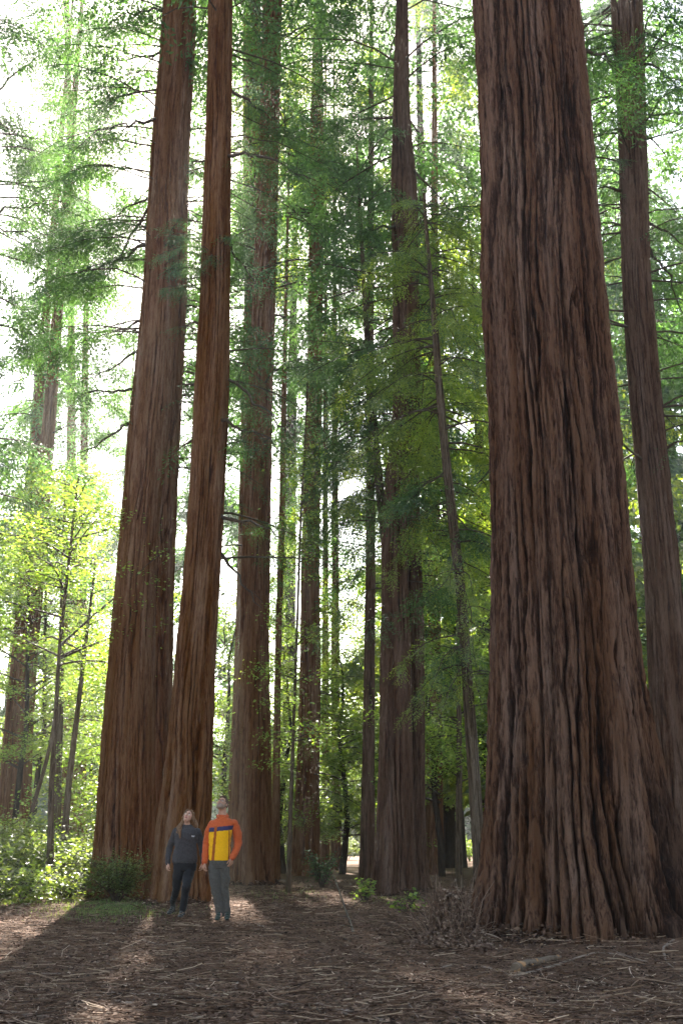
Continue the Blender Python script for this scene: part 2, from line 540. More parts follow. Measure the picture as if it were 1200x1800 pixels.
def place_sprays(geo, temps, org, tang, nrm, scale, rng, rnd_off=0, mi=0):
    """instances of spray templates as real faces"""
    org, tang, nrm = map(np.asarray, (org, tang, nrm))
    tang = tang / np.linalg.norm(tang, axis=1)[:, None]
    sd = np.cross(nrm, tang); sd /= np.linalg.norm(sd, axis=1)[:, None] + 1e-9
    n = np.cross(tang, sd)
    which = rng.integers(0, len(temps), len(org))
    for w_ in range(len(temps)):
        m = which == w_
        if not m.any(): continue
        tv, tr = temps[w_]
        B = np.stack([tang[m], sd[m], n[m]], 1) * scale[m][:, None, None]
        V = np.einsum('vk,mkj->mvj', tv, B) + org[m][:, None, :]
        V = V.reshape(-1, 3)
        q = np.arange(len(V)).reshape(-1, 4)
        off = rng.uniform(-.22, .22, m.sum())
        r = (tr[None] + off[:, None] + rnd_off).ravel()
        geo.quads(V, q, mi, r)


def branch_path(start, az, L, e0, droop, rng, n=8):
    t = np.linspace(0, 1, n)
    d = np.array([math.cos(az), math.sin(az), 0])
    sdv = np.array([-math.sin(az), math.cos(az), 0])
    wob = np.cumsum(rng.normal(0, .05, n)) * L * .35
    wob -= wob[0]
    wz = np.cumsum(rng.normal(0, .03, n)) * L * .3
    wz -= wz[0]
    return start + L * (t[:, None] * d) + sdv * wob[:, None] + np.array([0, 0, 1]) * (L * (e0 * t - droop * t * t) + wz)[:, None]


def crown_geo(axis_fn, z0, z1, Lfn, nb, seed, temps, per_m=3.4, size=1.0, az_ok=None, droop=(.25, .7), geo=None, low_dead=0, rnd_off=0, inner=.22, e0=(0, .35), leaf_mi=1):
    rng = np.random.default_rng(seed)
    g = geo or Geo()
    O, T, Nn, S = [], [], [], []
    for b in range(nb):
        for _try in range(30):
            z = z0 + (z1 - z0) * rng.uniform(0, 1) ** .9
            az = rng.uniform(0, 2 * PI)
            if az_ok is None or az_ok(az, z): break
        else:
            continue
        cx, cyy, r = axis_fn(z)
        L = Lfn(z) * rng.uniform(.6, 1.15)
        if L < .25: continue
        st = np.array([cx + math.cos(az) * r * .6, cyy + math.sin(az) * r * .6, z])
        pth = branch_path(st, az, L, rng.uniform(*e0), rng.uniform(*droop), rng)
        g.tube(pth, np.linspace(.009 * L ** .8 + .005, .003, len(pth)), 4, 0, .5)
        n = max(3, int(L * per_m * 1.9))
        t = rng.uniform(inner, 1.0, n) ** .85
        tt = t * (len(pth) - 1)
        i0 = np.minimum(tt.astype(int), len(pth) - 2)
        fr = (tt - i0)[:, None]
        pp = pth[i0] * (1 - fr) + pth[i0 + 1] * fr
        tan = pth[i0 + 1] - pth[i0]
        tan /= np.linalg.norm(tan, axis=1)[:, None]
        side = np.cross(tan, [0, 0, 1.]); side /= np.linalg.norm(side, axis=1)[:, None]
        sg = rng.choice([-1, 1], n)[:, None]
        mixa = rng.uniform(.3, 1.15, n)[:, None]
        dirn = tan * np.cos(mixa) + side * sg * np.sin(mixa) + np.array([0, 0, -1.]) * rng.uniform(.05, .75, n)[:, None]
        nr = np.array([0, 0, 1.]) + rng.normal(0, .3, (n, 3))
        O.append(pp); T.append(dirn); Nn.append(nr)
        S.append(size * rng.uniform(.55, 1.15, n) * (1.15 - .45 * t) * min(1.0, .45 + L / 5))
    if O:
        place_sprays(g, temps, np.vstack(O), np.vstack(T), np.vstack(Nn), np.concatenate(S), rng, rnd_off, leaf_mi)
    return g


def bare_branch_mesh(name, L, rng, seed, twigs=10, drop=.35, foliage=0.0):
    """a dead or thinly leaved limb along +X"""
    g = Geo()
    p = branch_path(np.zeros(3), 0, L, rng.uniform(.0, .25), rng.uniform(.1, drop), rng, 10)
    r0 = .018 * L ** .7 + .014
    g.tube(p, np.linspace(r0, .006, len(p)), 6, 0, .5)
    for k in range(twigs):
        t = rng.uniform(.25, .98)
        i = int(t * (len(p) - 2))
        a = rng.uniform(.4, 1.1) * rng.choice([-1, 1])
        lt = L * rng.uniform(.08, .32) * (1.2 - t)
        q = branch_path(p[i], a, lt, rng.uniform(-.6, .4), rng.uniform(0, .6), rng, 6)
        g.tube(q, np.linspace(.009, .003, len(q)), 4, 0, .5)
    return g, p


# ------------------------------------------------------------------ the measured redwoods
BIGTREE = Trunk(14.9, [(0, 834, 1012), (233, 845, 1034), (496, 851, 1056), (750, 862, 1081), (1000, 866, 1101), (1200, 868, 1124), (1300, 863, 1144),
                       (1400, 858, 1163), (1500, 851, 1186), (1600, 846, 1208), (1640, 842, 1220)], 58)
BIG = (float(BIGTREE.base[0]), 14.9)

TREES = {}


def redwood(name, trunk, label, mat, tkw, crown=None, group=None, cat='tree', extra=None):
    rt = root(name, tuple(trunk.base), label, cat, group)
    ob('trunk', trunk.mesh('trunk', mat, **tkw), rt)
    if crown:
        ck = dict(crown)
        lm = ck.pop('leaf', M['needle'])

        def ax(z):
            cx, r = trunk.at(z + trunk.gz)
            return float(cx - trunk.base[0]), 0.0, float(r)
        parts = ck.pop('layers', None) or [ck]
        g = Geo()
        for lay in parts:
            crown_geo(ax, geo=g, **lay)
        ob('crown', g.mesh('crown', [M['limb'], lm]), rt)
    return rt


def not_front(lo=0.6, zfree=99):
    """keeps limbs from pointing at the path side, where the bark stays bare"""
    def f(az, z):
        if z > zfree: return True
        d = (az - 1.5 * PI + PI) % (2 * PI) - PI
        return abs(d) > lo
    return f


def cone(z0, z1, L, top=.15, low=.6):
    def f(z):
        t = (z - z0) / (z1 - z0)
        return L * (low + (1 - low) * min(1, t / .25)) * (1 - (1 - top) * max(0, (t - .25) / .75))
    return f


T_A = BIGTREE
redwood('redwood_tree', T_A, 'massive furrowed dark redwood trunk with darker flaring base at the right', M['bark_big'],
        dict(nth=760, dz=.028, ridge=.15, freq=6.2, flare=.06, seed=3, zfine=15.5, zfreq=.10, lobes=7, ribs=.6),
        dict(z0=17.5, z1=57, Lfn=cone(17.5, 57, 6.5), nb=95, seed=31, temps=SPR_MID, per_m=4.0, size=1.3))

T_B = Trunk(25.5, [(0, 289, 341), (250, 268, 323), (450, 256, 313), (550, 248, 306), (700, 231, 301), (800, 223, 290), (900, 215, 277), (1150, 191, 270), (1400, 173, 270), (1500, 167, 271), (1570, 160, 274)], 56)
rB = redwood('redwood_tree', T_B, 'tall thick reddish redwood trunk with fern at its foot, left of the couple', M['bark'],
        dict(nth=320, dz=.06, ridge=.085, freq=6.5, flare=.14, seed=7, zfreq=.07),
        dict(layers=[dict(z0=22, z1=55, Lfn=cone(20, 55, 5.5), nb=80, seed=41, temps=SPR_MID, per_m=3.6, size=1.25),
                     dict(z0=13.0, z1=22, Lfn=lambda z: 3.6, nb=30, seed=42, temps=SPR_FINE, per_m=4.5, size=1.1, az_ok=lambda a, z: PI * .72 < a < PI * 1.3),
                     dict(z0=14.6, z1=15.6, Lfn=lambda z: 1.5, nb=12, seed=43, temps=SPR_FINE, per_m=10, size=.8, inner=.1, az_ok=lambda a, z: PI * 1.1 < a < PI * 1.95)]))
T_B2 = Trunk(27.2, [(0, 312, 346), (250, 300, 333), (550, 290, 327), (700, 280, 319), (900, 262, 311), (1150, 255, 304), (1400, 250, 300), (1550, 245, 300)], 44)
redwood('redwood_tree', T_B2, 'shaded redwood stem squeezed between the two reddish trunks behind the woman', M['bark'],
        dict(nth=200, dz=.08, ridge=.075, freq=6.5, flare=.05, seed=17, zfreq=.07),
        dict(layers=[dict(z0=20, z1=43, Lfn=cone(20, 43, 4.5), nb=55, seed=44, temps=SPR_MID, per_m=3.4, size=1.2),
                     dict(z0=9, z1=20, Lfn=lambda z: 2.4, nb=60, seed=45, temps=SPR_FINE, per_m=3.2, size=.8, az_ok=lambda a, z: a < PI * .4 or a > PI * 1.85)]))
T_C = Trunk(23.0, [(0, 367, 408), (250, 363, 405), (450, 355, 404), (515, 353, 404), (700, 342, 402), (850, 335, 394), (950, 328, 390), (1025, 322, 385), (1150, 308, 378),
                   (1275, 299, 373), (1400, 286, 372), (1500, 272, 367), (1590, 262, 360)], 52)
redwood('redwood_tree', T_C, 'narrower reddish redwood trunk rising directly behind the woman in the dark jacket', M['bark'],
        dict(nth=260, dz=.06, ridge=.085, freq=6.5, flare=.10, seed=27, zfreq=.075),
        dict(layers=[dict(z0=20, z1=51, Lfn=cone(20, 51, 5), nb=70, seed=46, temps=SPR_MID, per_m=3.6, size=1.25),
                     dict(z0=12.4, z1=14.0, Lfn=lambda z: 1.1, nb=9, seed=47, temps=SPR_FINE, per_m=10, size=.75, inner=.1, az_ok=lambda a, z: PI * 1.05 < a < PI * 1.95),
                     dict(z0=6, z1=20, Lfn=lambda z: 3.4, nb=12, seed=48, temps=SPR_FINE, per_m=1.8, size=.8, az_ok=lambda a, z: a < PI * .35 or a > PI * 1.8)]))
T_D = Trunk(32.5, [(0, 463, 496), (250, 457, 491), (450, 448, 486), (700, 437, 479), (850, 432, 476), (900, 426, 475), (1150, 420, 473), (1400, 405, 476), (1545, 401, 479)], 55)
redwood('redwood_tree', T_D, 'brown redwood trunk standing just right of the man in the orange jacket', M['bark'],
        dict(nth=240, dz=.08, ridge=.075, freq=6.5, flare=.06, seed=37, zfreq=.07),
        dict(layers=[dict(z0=14.5, z1=54, Lfn=cone(13, 54, 6), nb=150, seed=49, temps=SPR_MID, per_m=3.8, size=1.25),
                     dict(z0=9, z1=15, Lfn=lambda z: 3.8, nb=12, seed=50, temps=SPR_FINE, per_m=2.5, size=.9, az_ok=lambda a, z: 1.2 < a < 4)]))
T_D2 = Trunk(40, [(0, 428, 458), (250, 427, 460), (500, 430, 462), (700, 425, 460), (900, 420, 460), (1150, 413, 460), (1400, 401, 460)], 50)
redwood('redwood_tree', T_D2, 'hazy farther redwood trunk showing along the left side of the trunk behind the man', M['bark'],
        dict(nth=120, dz=.14, ridge=.06, freq=6, flare=.05, seed=47, zfreq=.07),
        dict(z0=17, z1=50, Lfn=cone(17, 50, 5.5, .3), nb=140, seed=51, temps=SPR_MID, per_m=4, size=1.5, az_ok=lambda a, z: z > 27 or 1.1 < a < 5.2))
T_E = Trunk(38, [(100, 549, 567), (250, 545, 570), (650, 540, 566), (800, 535, 563), (1000, 529, 561), (1200, 527, 564), (1400, 519, 561), (1520, 512, 563)], 50)
redwood('redwood_tree', T_E, 'leaf-veiled redwood trunk in the gap right of the pale thin pole trunk', M['bark'],
        dict(nth=140, dz=.12, ridge=.07, freq=6, flare=.1, seed=57, zfreq=.07),
        dict(layers=[dict(z0=8, z1=50, Lfn=cone(8, 50, 4.8), nb=130, seed=52, temps=SPR_MID, per_m=3, size=1.2, az_ok=lambda a, z: not (11 < z < 24 and 1.8 < a < 4.8)),
                     dict(z0=1.5, z1=8, Lfn=lambda z: 2.4, nb=24, seed=53, temps=SPR_FINE, per_m=4, size=.9)], leaf=M['needle_bright']))
T_F = Trunk(27.0, [(0, 697, 716), (204, 690, 719), (350, 688, 733), (500, 690, 730), (700, 693, 731), (900, 672, 712), (1150, 669, 722), (1317, 666, 724), (1450, 662, 726), (1560, 655, 728)], 54)
redwood('redwood_tree', T_F, 'dark double redwood in the middle, left stem with reddish bark', M['bark_brown'],
        dict(nth=240, dz=.07, ridge=.085, freq=6.5, flare=.12, seed=67, zfreq=.07),
        dict(layers=[dict(z0=11, z1=53, Lfn=cone(11, 53, 5.0), nb=110, seed=54, temps=SPR_MID, per_m=4, size=1.15),
                     dict(z0=5.5, z1=11, Lfn=lambda z: 2.2, nb=14, seed=55, temps=SPR_FINE, per_m=4, size=.9),
                     dict(z0=10.5, z1=20, Lfn=lambda z: 2.6, nb=46, seed=65, temps=SPR_FINE, per_m=4.5, size=1.0, droop=(.4, 1.0))]))
T_F2 = Trunk(27.6, [(780, 716, 739), (900, 703, 735), (1150, 702, 745), (1317, 704, 745), (1450, 706, 747), (1560, 708, 753)], 18)
redwood('redwood_tree', T_F2, 'right stem of the dark double redwood in the middle', M['bark_brown'],
        dict(nth=200, dz=.08, ridge=.085, freq=6.5, flare=.08, seed=77, zfreq=.07),
        dict(z0=7, z1=18, Lfn=cone(7, 18, 3.6, .4), nb=50, seed=56, temps=SPR_FINE, per_m=5, size=1.1, leaf=M['needle_bright'], az_ok=lambda a, z: a < PI * .5 or a > PI * 1.45))
T_G = Trunk(36, [(700, 643, 657), (983, 643, 660), (1317, 637, 658), (1525, 632, 659)], 40)
redwood('redwood_tree', T_G, 'straight thin brown trunk just left of the dark double redwood', M['bark_brown'],
        dict(nth=80, dz=.12, ridge=.03, freq=3.4, flare=.1, seed=87, zfreq=.07),
        dict(z0=9, z1=39, Lfn=cone(9, 39, 3.6), nb=90, seed=57, temps=SPR_MID, per_m=3, size=1.2))
T_H = Trunk(28.9, [(360, 629, 635), (500, 636, 643), (600, 640, 650), (700, 645, 658), (800, 653, 668), (900, 665, 680), (1000, 673, 687), (1200, 682, 697), (1500, 690, 707)], 17)
redwood('young_redwood', T_H, 'slender dark leaning trunk rising along the upper left side of the dark double redwood', M['bark_small'],
        dict(nth=60, dz=.12, ridge=.02, freq=5, flare=.1, seed=97),
        dict(z0=8.2, z1=17.5, Lfn=cone(8.2, 17.5, 2.8, .3), nb=80, seed=58, temps=SPR_FINE, per_m=5, size=.9))
T_I = Trunk(21.5, [(600, 760, 772), (700, 766, 779), (850, 780, 795), (980, 794, 811), (1067, 805, 822), (1192, 811, 829), (1317, 819, 841), (1400, 825, 844), (1520, 832, 854)], 14.5)
redwood('young_redwood', T_I, 'slender leaning redwood with bright feathery foliage left of the massive trunk', M['bark_small'],
        dict(nth=80, dz=.1, ridge=.025, freq=5, flare=.12, seed=107),
        dict(layers=[dict(z0=8, z1=14.5, Lfn=cone(8, 14.5, 2.7, .5, .9), nb=60, seed=59, temps=SPR_FINE, per_m=6, size=.9, droop=(.4, 1.0)),
                     dict(z0=4, z1=8, Lfn=lambda z: 1.7, nb=22, seed=60, temps=SPR_FINE, per_m=6, size=.8, droop=(.4, 1.0))], leaf=M['needle_bright']))
T_J = Trunk(23.5, [(0, 1073, 1127), (233, 1086, 1134), (496, 1092, 1142), (700, 1106, 1161), (1000, 1131, 1193), (1200, 1140, 1210), (1400, 1150, 1228)], 54)
redwood('redwood_tree', T_J, 'upright grey brown redwood beyond the massive trunk at the right edge', M['bark_brown'],
        dict(nth=260, dz=.08, ridge=.075, freq=6.5, flare=.1, seed=117, zfreq=.07),
        dict(layers=[dict(z0=16, z1=53, Lfn=cone(14, 53, 5.5), nb=100, seed=61, temps=SPR_MID, per_m=4, size=1.2),
                     dict(z0=9, z1=20, Lfn=lambda z: 3.4, nb=52, seed=62, temps=SPR_FINE, per_m=4, size=1.0, az_ok=not_front(.7)),
                     dict(z0=15.5, z1=21, Lfn=lambda z: 2.2, nb=26, seed=64, temps=SPR_FINE, per_m=5, size=.9)]))
T_K = Trunk(30, [(-200, -80, -28), (500, -88, -40), (800, -93, -44), (1400, -108, -46)], 46)
redwood('redwood_tree', T_K, 'redwood at the left edge whose green boughs reach into view at the top', M['bark'],
        dict(nth=100, dz=.15, ridge=.06, freq=6, flare=.1, seed=127, zfreq=.07),
        dict(layers=[dict(z0=8.5, z1=46, Lfn=cone(8.5, 46, 5.0, .15, .7), nb=140, seed=63, temps=SPR_MID, per_m=4, size=1.2)]))


# slender trunks and saplings
def sapling(name, D, rows, H, label, mat='bark_small', crown=None, seed=1, leafm='broad', group=None):
    T = Trunk(D, rows, H)
    rt = root(name, tuple(T.base), label, 'tree', group)
    ob('trunk', T.mesh('trunk', M[mat], nth=28, dz=.16, ridge=.012, freq=6, flare=.12, seed=seed), rt)
    if crown:
        g = Geo()
        rng = np.random.default_rng(seed)
        broad_crown(g, lambda z: (float(T.at(z + T.gz)[0] - T.base[0]), 0., float(T.at(z + T.gz)[1])), rng, **crown)
        ob('crown', g.mesh('crown', [M['limb'], M[leafm]]), rt)
    return rt


def broad_crown(g, ax, rng, z0, z1, L, nb, per=26, spread=.26, leaf=.075, e0=(.1, .7)):
    """flat layered boughs of broad leaves"""
    C = []
    for b in range(nb):
        z = rng.uniform(z0, z1)
        x, y, r = ax(z)
        az = rng.uniform(0, 2 * PI)
        t = (z - z0) / max(.1, z1 - z0)
        Lb = L * rng.uniform(.5, 1.15) * (1 - .55 * t ** 1.5)
        p = branch_path(np.array([x, y, z]), az, Lb, rng.uniform(*e0), rng.uniform(.0, .45), rng, 7)
        g.tube(p, np.linspace(.010 * Lb + .008, .004, len(p)), 4, 0, .5)
        for k in range(max(3, int(Lb * 3.2))):
            u = rng.uniform(.3, 1)
            i = min(int(u * 6), 5)
            a2 = az + rng.uniform(-1.2, 1.2)
            q = branch_path(p[i], a2, Lb * rng.uniform(.15, .4), rng.uniform(-.2, .5), .3, rng, 4)
            g.tube(q, np.linspace(.006, .003, 4), 4, 0, .5, cap=False)
            C.append(q[-1]); C.append(q[2])
    C = np.array(C)
    n = len(C) * per
    c = np.repeat(C, per, 0) + rng.normal(0, 1, (n, 3)) * np.array([spread, spread, spread * .38])
    leafs(g, c, leaf, rng)


def leafs(g, c, leaf, rng, mi=1, up=1.2, rnd=None):
    n = len(c)
    a = rng.uniform(0, 2 * PI, n)
    d = np.stack([np.cos(a), np.sin(a), rng.uniform(-.7, .3, n)], 1)
    d /= np.linalg.norm(d, axis=1)[:, None]
    u = rng.normal(0, .6, (n, 3)) + np.array([0, 0, up])
    s = np.cross(d, u); s /= np.linalg.norm(s, axis=1)[:, None] + 1e-9
    ll = (leaf * rng.uniform(.45, 1.5, n))[:, None]
    v = np.stack([c, c + d * ll * .5 + s * ll * .3, c + d * ll, c + d * ll * .5 - s * ll * .3], 1).reshape(-1, 3)
    g.quads(v, np.arange(4 * n).reshape(-1, 4), mi, rng.uniform(.1, .9, n) if rnd is None else rnd)


sapling('understory_tree', 26, [(975, 120, 125), (1050, 113, 118), (1125, 102, 108), (1225, 97, 104), (1375, 86, 95), (1505, 83, 96)], 9.5,
        'mossy thin tree with crooked trunk rising from the sunny shrubs at left', crown=dict(z0=5.0, z1=9.3, L=2.6, nb=34, per=30), seed=201)
sapling('understory_tree', 30, [(1215, 137, 145), (1300, 126, 136), (1400, 113, 124), (1465, 109, 121)], 8.5,
        'thin tree leaning right between the crooked mossy one and the thick redwood', crown=dict(z0=5.2, z1=8.3, L=1.5, nb=20, per=22), seed=202)
sapling('understory_tree', 34, [(1220, 100, 112), (1330, 96, 110), (1460, 93, 108)], 12,
        'straight dark thin trunk close behind the crooked mossy tree', crown=dict(z0=8.5, z1=11.8, L=2.0, nb=22, per=24), seed=203)
sapling('understory_tree', 32, [(1280, 92, 98), (1330, 82, 89), (1425, 52, 60), (1470, 40, 48)], 6,
        'small stem leaning strongly right in front of the brown trunks at left', crown=dict(z0=3.9, z1=5.6, L=1.0, nb=9, per=16), seed=204)
sapling('understory_tree', 27, [(800, 533, 537), (900, 527, 531), (1150, 518, 523), (1300, 512, 518), (1480, 505, 513), (1560, 502, 512)], 11,
        'thin dark sapling with yellow green leaves right of the brown trunk beside the man', crown=dict(z0=2.6, z1=10.5, L=1.05, nb=36, per=20), seed=205)
sapling('understory_tree', 36, [(600, 497, 505), (870, 491, 502), (1150, 483, 494), (1400, 478, 492), (1530, 476, 492)], 26,
        'slim straight pole trunk with short dead twigs right of the brown trunk beside the man', 'bark', dict(z0=9, z1=25, L=1.3, nb=40, per=10, e0=(-.1, .3)), 206)
sapling('understory_tree', 30, [(1200, 801, 809), (1300, 802, 812), (1440, 800, 812), (1540, 799, 813)], 9,
        'dim slender trunk seen between the double redwood and the leaning young redwood', crown=dict(z0=2.5, z1=8.5, L=1.9, nb=34, per=30), seed=207)


def bg_redwood(D, rows, H, label, seed, crown=True, mat='bark', z0=9, L=4.0, nb=80, leaf='needle', temps=None):
    T = Trunk(D, rows, H)
    return redwood('redwood_tree', T, label, M[mat], dict(nth=90, dz=.18, ridge=.06, freq=6, flare=.1, seed=seed, zfreq=.07),
                   dict(z0=z0, z1=H - 1, Lfn=cone(z0, H - 1, L), nb=nb, seed=seed + 500, temps=temps or SPR_MID, per_m=3.2, size=1.3, leaf=M[leaf]) if crown else None)


bg_redwood(42, [(1000, 53, 80), (1150, 38, 66), (1300, 28, 58), (1440, 20, 55)], 42, 'brown redwood trunk, darker of the two near the left edge', 301, z0=11)
bg_redwood(46, [(1000, 34, 56), (1150, 22, 46), (1300, 6, 34), (1440, -4, 28)], 42, 'grey redwood trunk partly hidden by the brown trunk at left edge', 302, z0=12)
bg_redwood(52, [(1200, 133, 152), (1330, 129, 152), (1450, 126, 152)], 40, 'bluish distant trunk just left of the thick redwood', 303, z0=9)
bg_redwood(46, [(1300, 566, 578), (1400, 566, 579), (1515, 564, 580)], 38, 'small dark trunk deep in the wood, left one of a close pair', 304, z0=20)
bg_redwood(48, [(1300, 582, 597), (1400, 582, 598), (1515, 580, 600)], 40, 'small dark trunk deep in the wood, right one of a close pair', 305, z0=9)
bg_redwood(40, [(1100, 752, 774), (1300, 750, 777), (1440, 748, 778), (1530, 746, 780)], 42, 'mossy greenish trunk behind right side of the dark double redwood', 306, z0=8, leaf='needle_bright')
bg_redwood(58, [(0, 112, 122), (260, 119, 129), (600, 120, 132), (1400, 110, 140)], 68, 'pale hazy conifer spire against bright sky at top left', 307, z0=14, L=4.2, nb=120)


# ------------------------------------------------------------------ trees of the wood behind, sharing a few crowns
def make_bg_kinds():
    kinds = []
    for k, (H, z0, L, nb, lm, sz) in enumerate([(36, 5, 4.6, 110, 'needle', 1.7), (28, 3, 4.0, 95, 'needle_bright', 1.6), (44, 9, 5.2, 120, 'needle', 1.9), (20, 1.5, 3.2, 80, 'needle_bright', 1.4)]):
        rng = np.random.default_rng(700 + k)
        g = crown_geo(lambda z: (0., 0., .25 * (1 - z / H)), z0, H, cone(z0, H, L, .05, .7), nb, 710 + k, SPR_FAR, per_m=3.6, size=sz)
        tg = Geo()
        z = np.linspace(-.3, H, 14)
        r = (.012 * H + .05) * (1 - z / (H * 1.03)) + .02
        r[0] *= 1.25
        tg.tube(np.stack([np.cumsum(rng.normal(0, .04, 14)), np.cumsum(rng.normal(0, .04, 14)), z], 1), r, 10, 0, .5)
        kinds.append((tg.mesh('trunk', [M['bark_small']]), g.mesh('crown', [M['limb'], M[lm]]), 'evergreen_tree'))
    for k, (H, z0, L, nb) in enumerate([(11, 2.0, 3.2, 46), (8, 1.2, 2.6, 40), (15, 3.5, 3.8, 52)]):
        rng = np.random.default_rng(750 + k)
        g = Geo()
        broad_crown(g, lambda z: (0., 0., .08), rng, z0, H, L, nb, per=48, spread=.30, leaf=.09)
        tg = Geo()
        z = np.linspace(-.3, H * .96, 9)
        off = np.cumsum(rng.normal(0, .10, (9, 2)), 0); off -= off[0]
        tg.tube(np.c_[off, z], np.linspace(.13, .02, 9), 8, 0, .5)
        kinds.append((tg.mesh('trunk', [M['bark_small']]), g.mesh('crown', [M['limb'], M['broad']]), 'broadleaf_tree'))
    for H, z0, L, nb, sd in ((52, 23, 5.5, 130, 790), (46, 19, 5.0, 120, 791)):
        g = crown_geo(lambda z: (0., 0., .3 * (1 - z / H)), z0, H, cone(z0, H, L, .1, .8), nb, sd, SPR_FAR, per_m=2.6, size=1.5)
        tg = Geo()
        z = np.linspace(-.3, H, 20)
        tg.tube(np.stack([z * .004, z * 0, z], 1), .45 * (1 - z / (H * 1.02)) + .03, 14, 0, .5)
        kinds.append((tg.mesh('trunk', [M['bark_brown']]), g.mesh('crown', [M['limb'], M['needle']]), 'redwood_tree'))
    return kinds


KINDS = make_bg_kinds()
LAB = {}


def bg_tree(k, px, D, label, s=1.0, rz=0, group=None):
    tm, cm, nm = KINDS[k]
    x = (px - 600) / F_PX * D * .96
    rt = root(nm, (x, D, float(ground_z(x, D))), label, 'tree', group, rz)
    rt.scale = (s, s, s)
    ob('trunk', tm, rt); ob('crown', cm, rt)
    return rt


# (kind, px at eye height, distance, scale, label)
SPEC = [
    (4, 30, 60, 1.3, 'sunlit broadleaf tree low at the left edge above the shrubs'),
    (6, 28, 39, .95, 'leafy tree veiling the brown trunk near the left edge'),
    (6, 150, 64, 1.0, 'bright broadleaf tree filling the gap left of the thick redwood'),
    (5, 225, 36, 1.1, 'leafy tree glowing behind the thick redwood by the fern'),
    (6, 60, 48, 1.1, 'tall yellow green tree behind the two brown trunks at left'),
    (0, 0, 72, 1.0, 'dark green conifer rising at the left edge'),
    (4, 385, 44, 1.0, 'small glowing tree in the slit left of the man\'s head'),
    (5, 500, 40, 1.0, 'yellow leaved small tree around the slim pole trunk'),
    (6, 490, 52, 1.0, 'sunny broadleaf tree behind the slim pole trunk'),
    (3, 690, 44, .9, 'young conifer hidden behind the dark double redwood'),
    (5, 600, 40, 1.0, 'small leafy tree filling the low gap right of the leaf-veiled trunk'),
    (6, 640, 58, 1.0, 'sunlit broadleaf tree far behind the straight thin brown trunk'),
    (4, 555, 60, 1.1, 'pale leafy tree far behind the leaf-veiled trunk'),
    (6, 720, 66, 1.1, 'broadleaf tree glowing far behind the dark double redwood'),
    (4, 775, 38, 1.0, 'bright leafy tree right of the dark double redwood'),
    (1, 800, 50, 1.1, 'green conifer between the double redwood and the massive trunk'),
    (0, 345, 66, 1.0, 'faint conifer filling the bright slit between the two reddish trunks'),
    (0, 180, 74, 1.0, 'faint conifer standing in the glare left of the thick redwood'),
    (2, 1230, 56, 1.0, 'tall conifer whose boughs hang in beyond the right edge'),
    (8, 500, 62, 1.1, 'high crowned redwood far behind the slim pole trunk'),
    (7, 765, 50, 1.0, 'high crowned redwood above the leaning young redwood'),
    (8, 1190, 44, 1.05, 'high crowned redwood behind the boughs at the right edge'),
    (1, 862, 44, 1.0, 'conifer edging out left of the massive trunk'),
    (0, 935, 60, 1.2, 'dark conifer behind the massive trunk'),
    (1, 1115, 46, 1.1, 'conifer in the slit between the massive trunk and the grey brown redwood'),
    (0, 1180, 52, 1.1, 'conifer behind the grey brown redwood at right'),
    (2, 1060, 70, 1.0, 'tall faint conifer right of the massive trunk'),
    (1, 1000, 40, .9, 'shorter conifer hidden beside the massive trunk'),
]
rr_ = random.Random(5)
for (k, px, D, s, lab) in SPEC:
    bg_tree(k, px, D, lab, s, rr_.uniform(0, 6.28))


# far wood reads as one mass
def far_wood():
    g = Geo()
    rng = np.random.default_rng(99)
    for i in range(60):
        px = -150 + 1500 * (i + rng.uniform(0, 1)) / 60
        D = rng.uniform(85, 130)
        H = rng.uniform(7, 16) if px < 720 or rng.uniform() < .5 else rng.uniform(18, 32)
        x = (px - 600) / F_PX * D
        g.tube(np.array([[x, D, -.3], [x + .2, D, H * .5], [x, D, H]]), [.4, .25, .05], 6, 0, .5)
        crown_geo(lambda z: (x, D, .1), 1.0, H, cone(1, H, 4.6, .1, .9), 50, 900 + i, SPR_FAR, per_m=2.6, size=2.6, geo=g, leaf_mi=1 if i % 3 else 2)
    tag(ob('far_woodland', g.mesh('far_woodland', [M['limb'], M['needle'], M['needle_bright']])), 'mass of far trees fading into bright haze behind the grove', 'woodland', None, 'stuff')


far_wood()


def wood_around():
    """the same wood goes on behind and beside the path: it shades the grove from the open sky there"""
    g = Geo()
    rng = np.random.default_rng(199)
    spots = []
    for i in range(3):
        a = PI * (1.0 + (i + .5) / 3)
        spots.append((math.cos(a) * 40, math.sin(a) * 40))
    for sx in (-1, 1):
        for y in (20, 34, 48, 64):
            spots.append((sx * (11 + y * .42 + rng.uniform(0, 5)), y))
            spots.append((sx * (22 + y * .45 + rng.uniform(0, 9)), y + 5))
    for i, (x, y) in enumerate(spots):
        H = rng.uniform(28, 46)
        g.tube(np.array([[x, y, -.3], [x + .2, y, H * .5], [x, y, H]]), [.8, .5, .05], 10, 0, .5)
        crown_geo(lambda z: (x, y, .3), 3.0, H, cone(3, H, 6.0, .1, .9), 70, 1900 + i, SPR_FAR, per_m=2.6, size=3.2, geo=g, leaf_mi=1)
    tag(ob('surrounding_woodland', g.mesh('surrounding_woodland', [M['limb'], M['needle']])), 'rest of the redwood grove on both sides of the clearing', 'woodland', None, 'stuff')


wood_around()


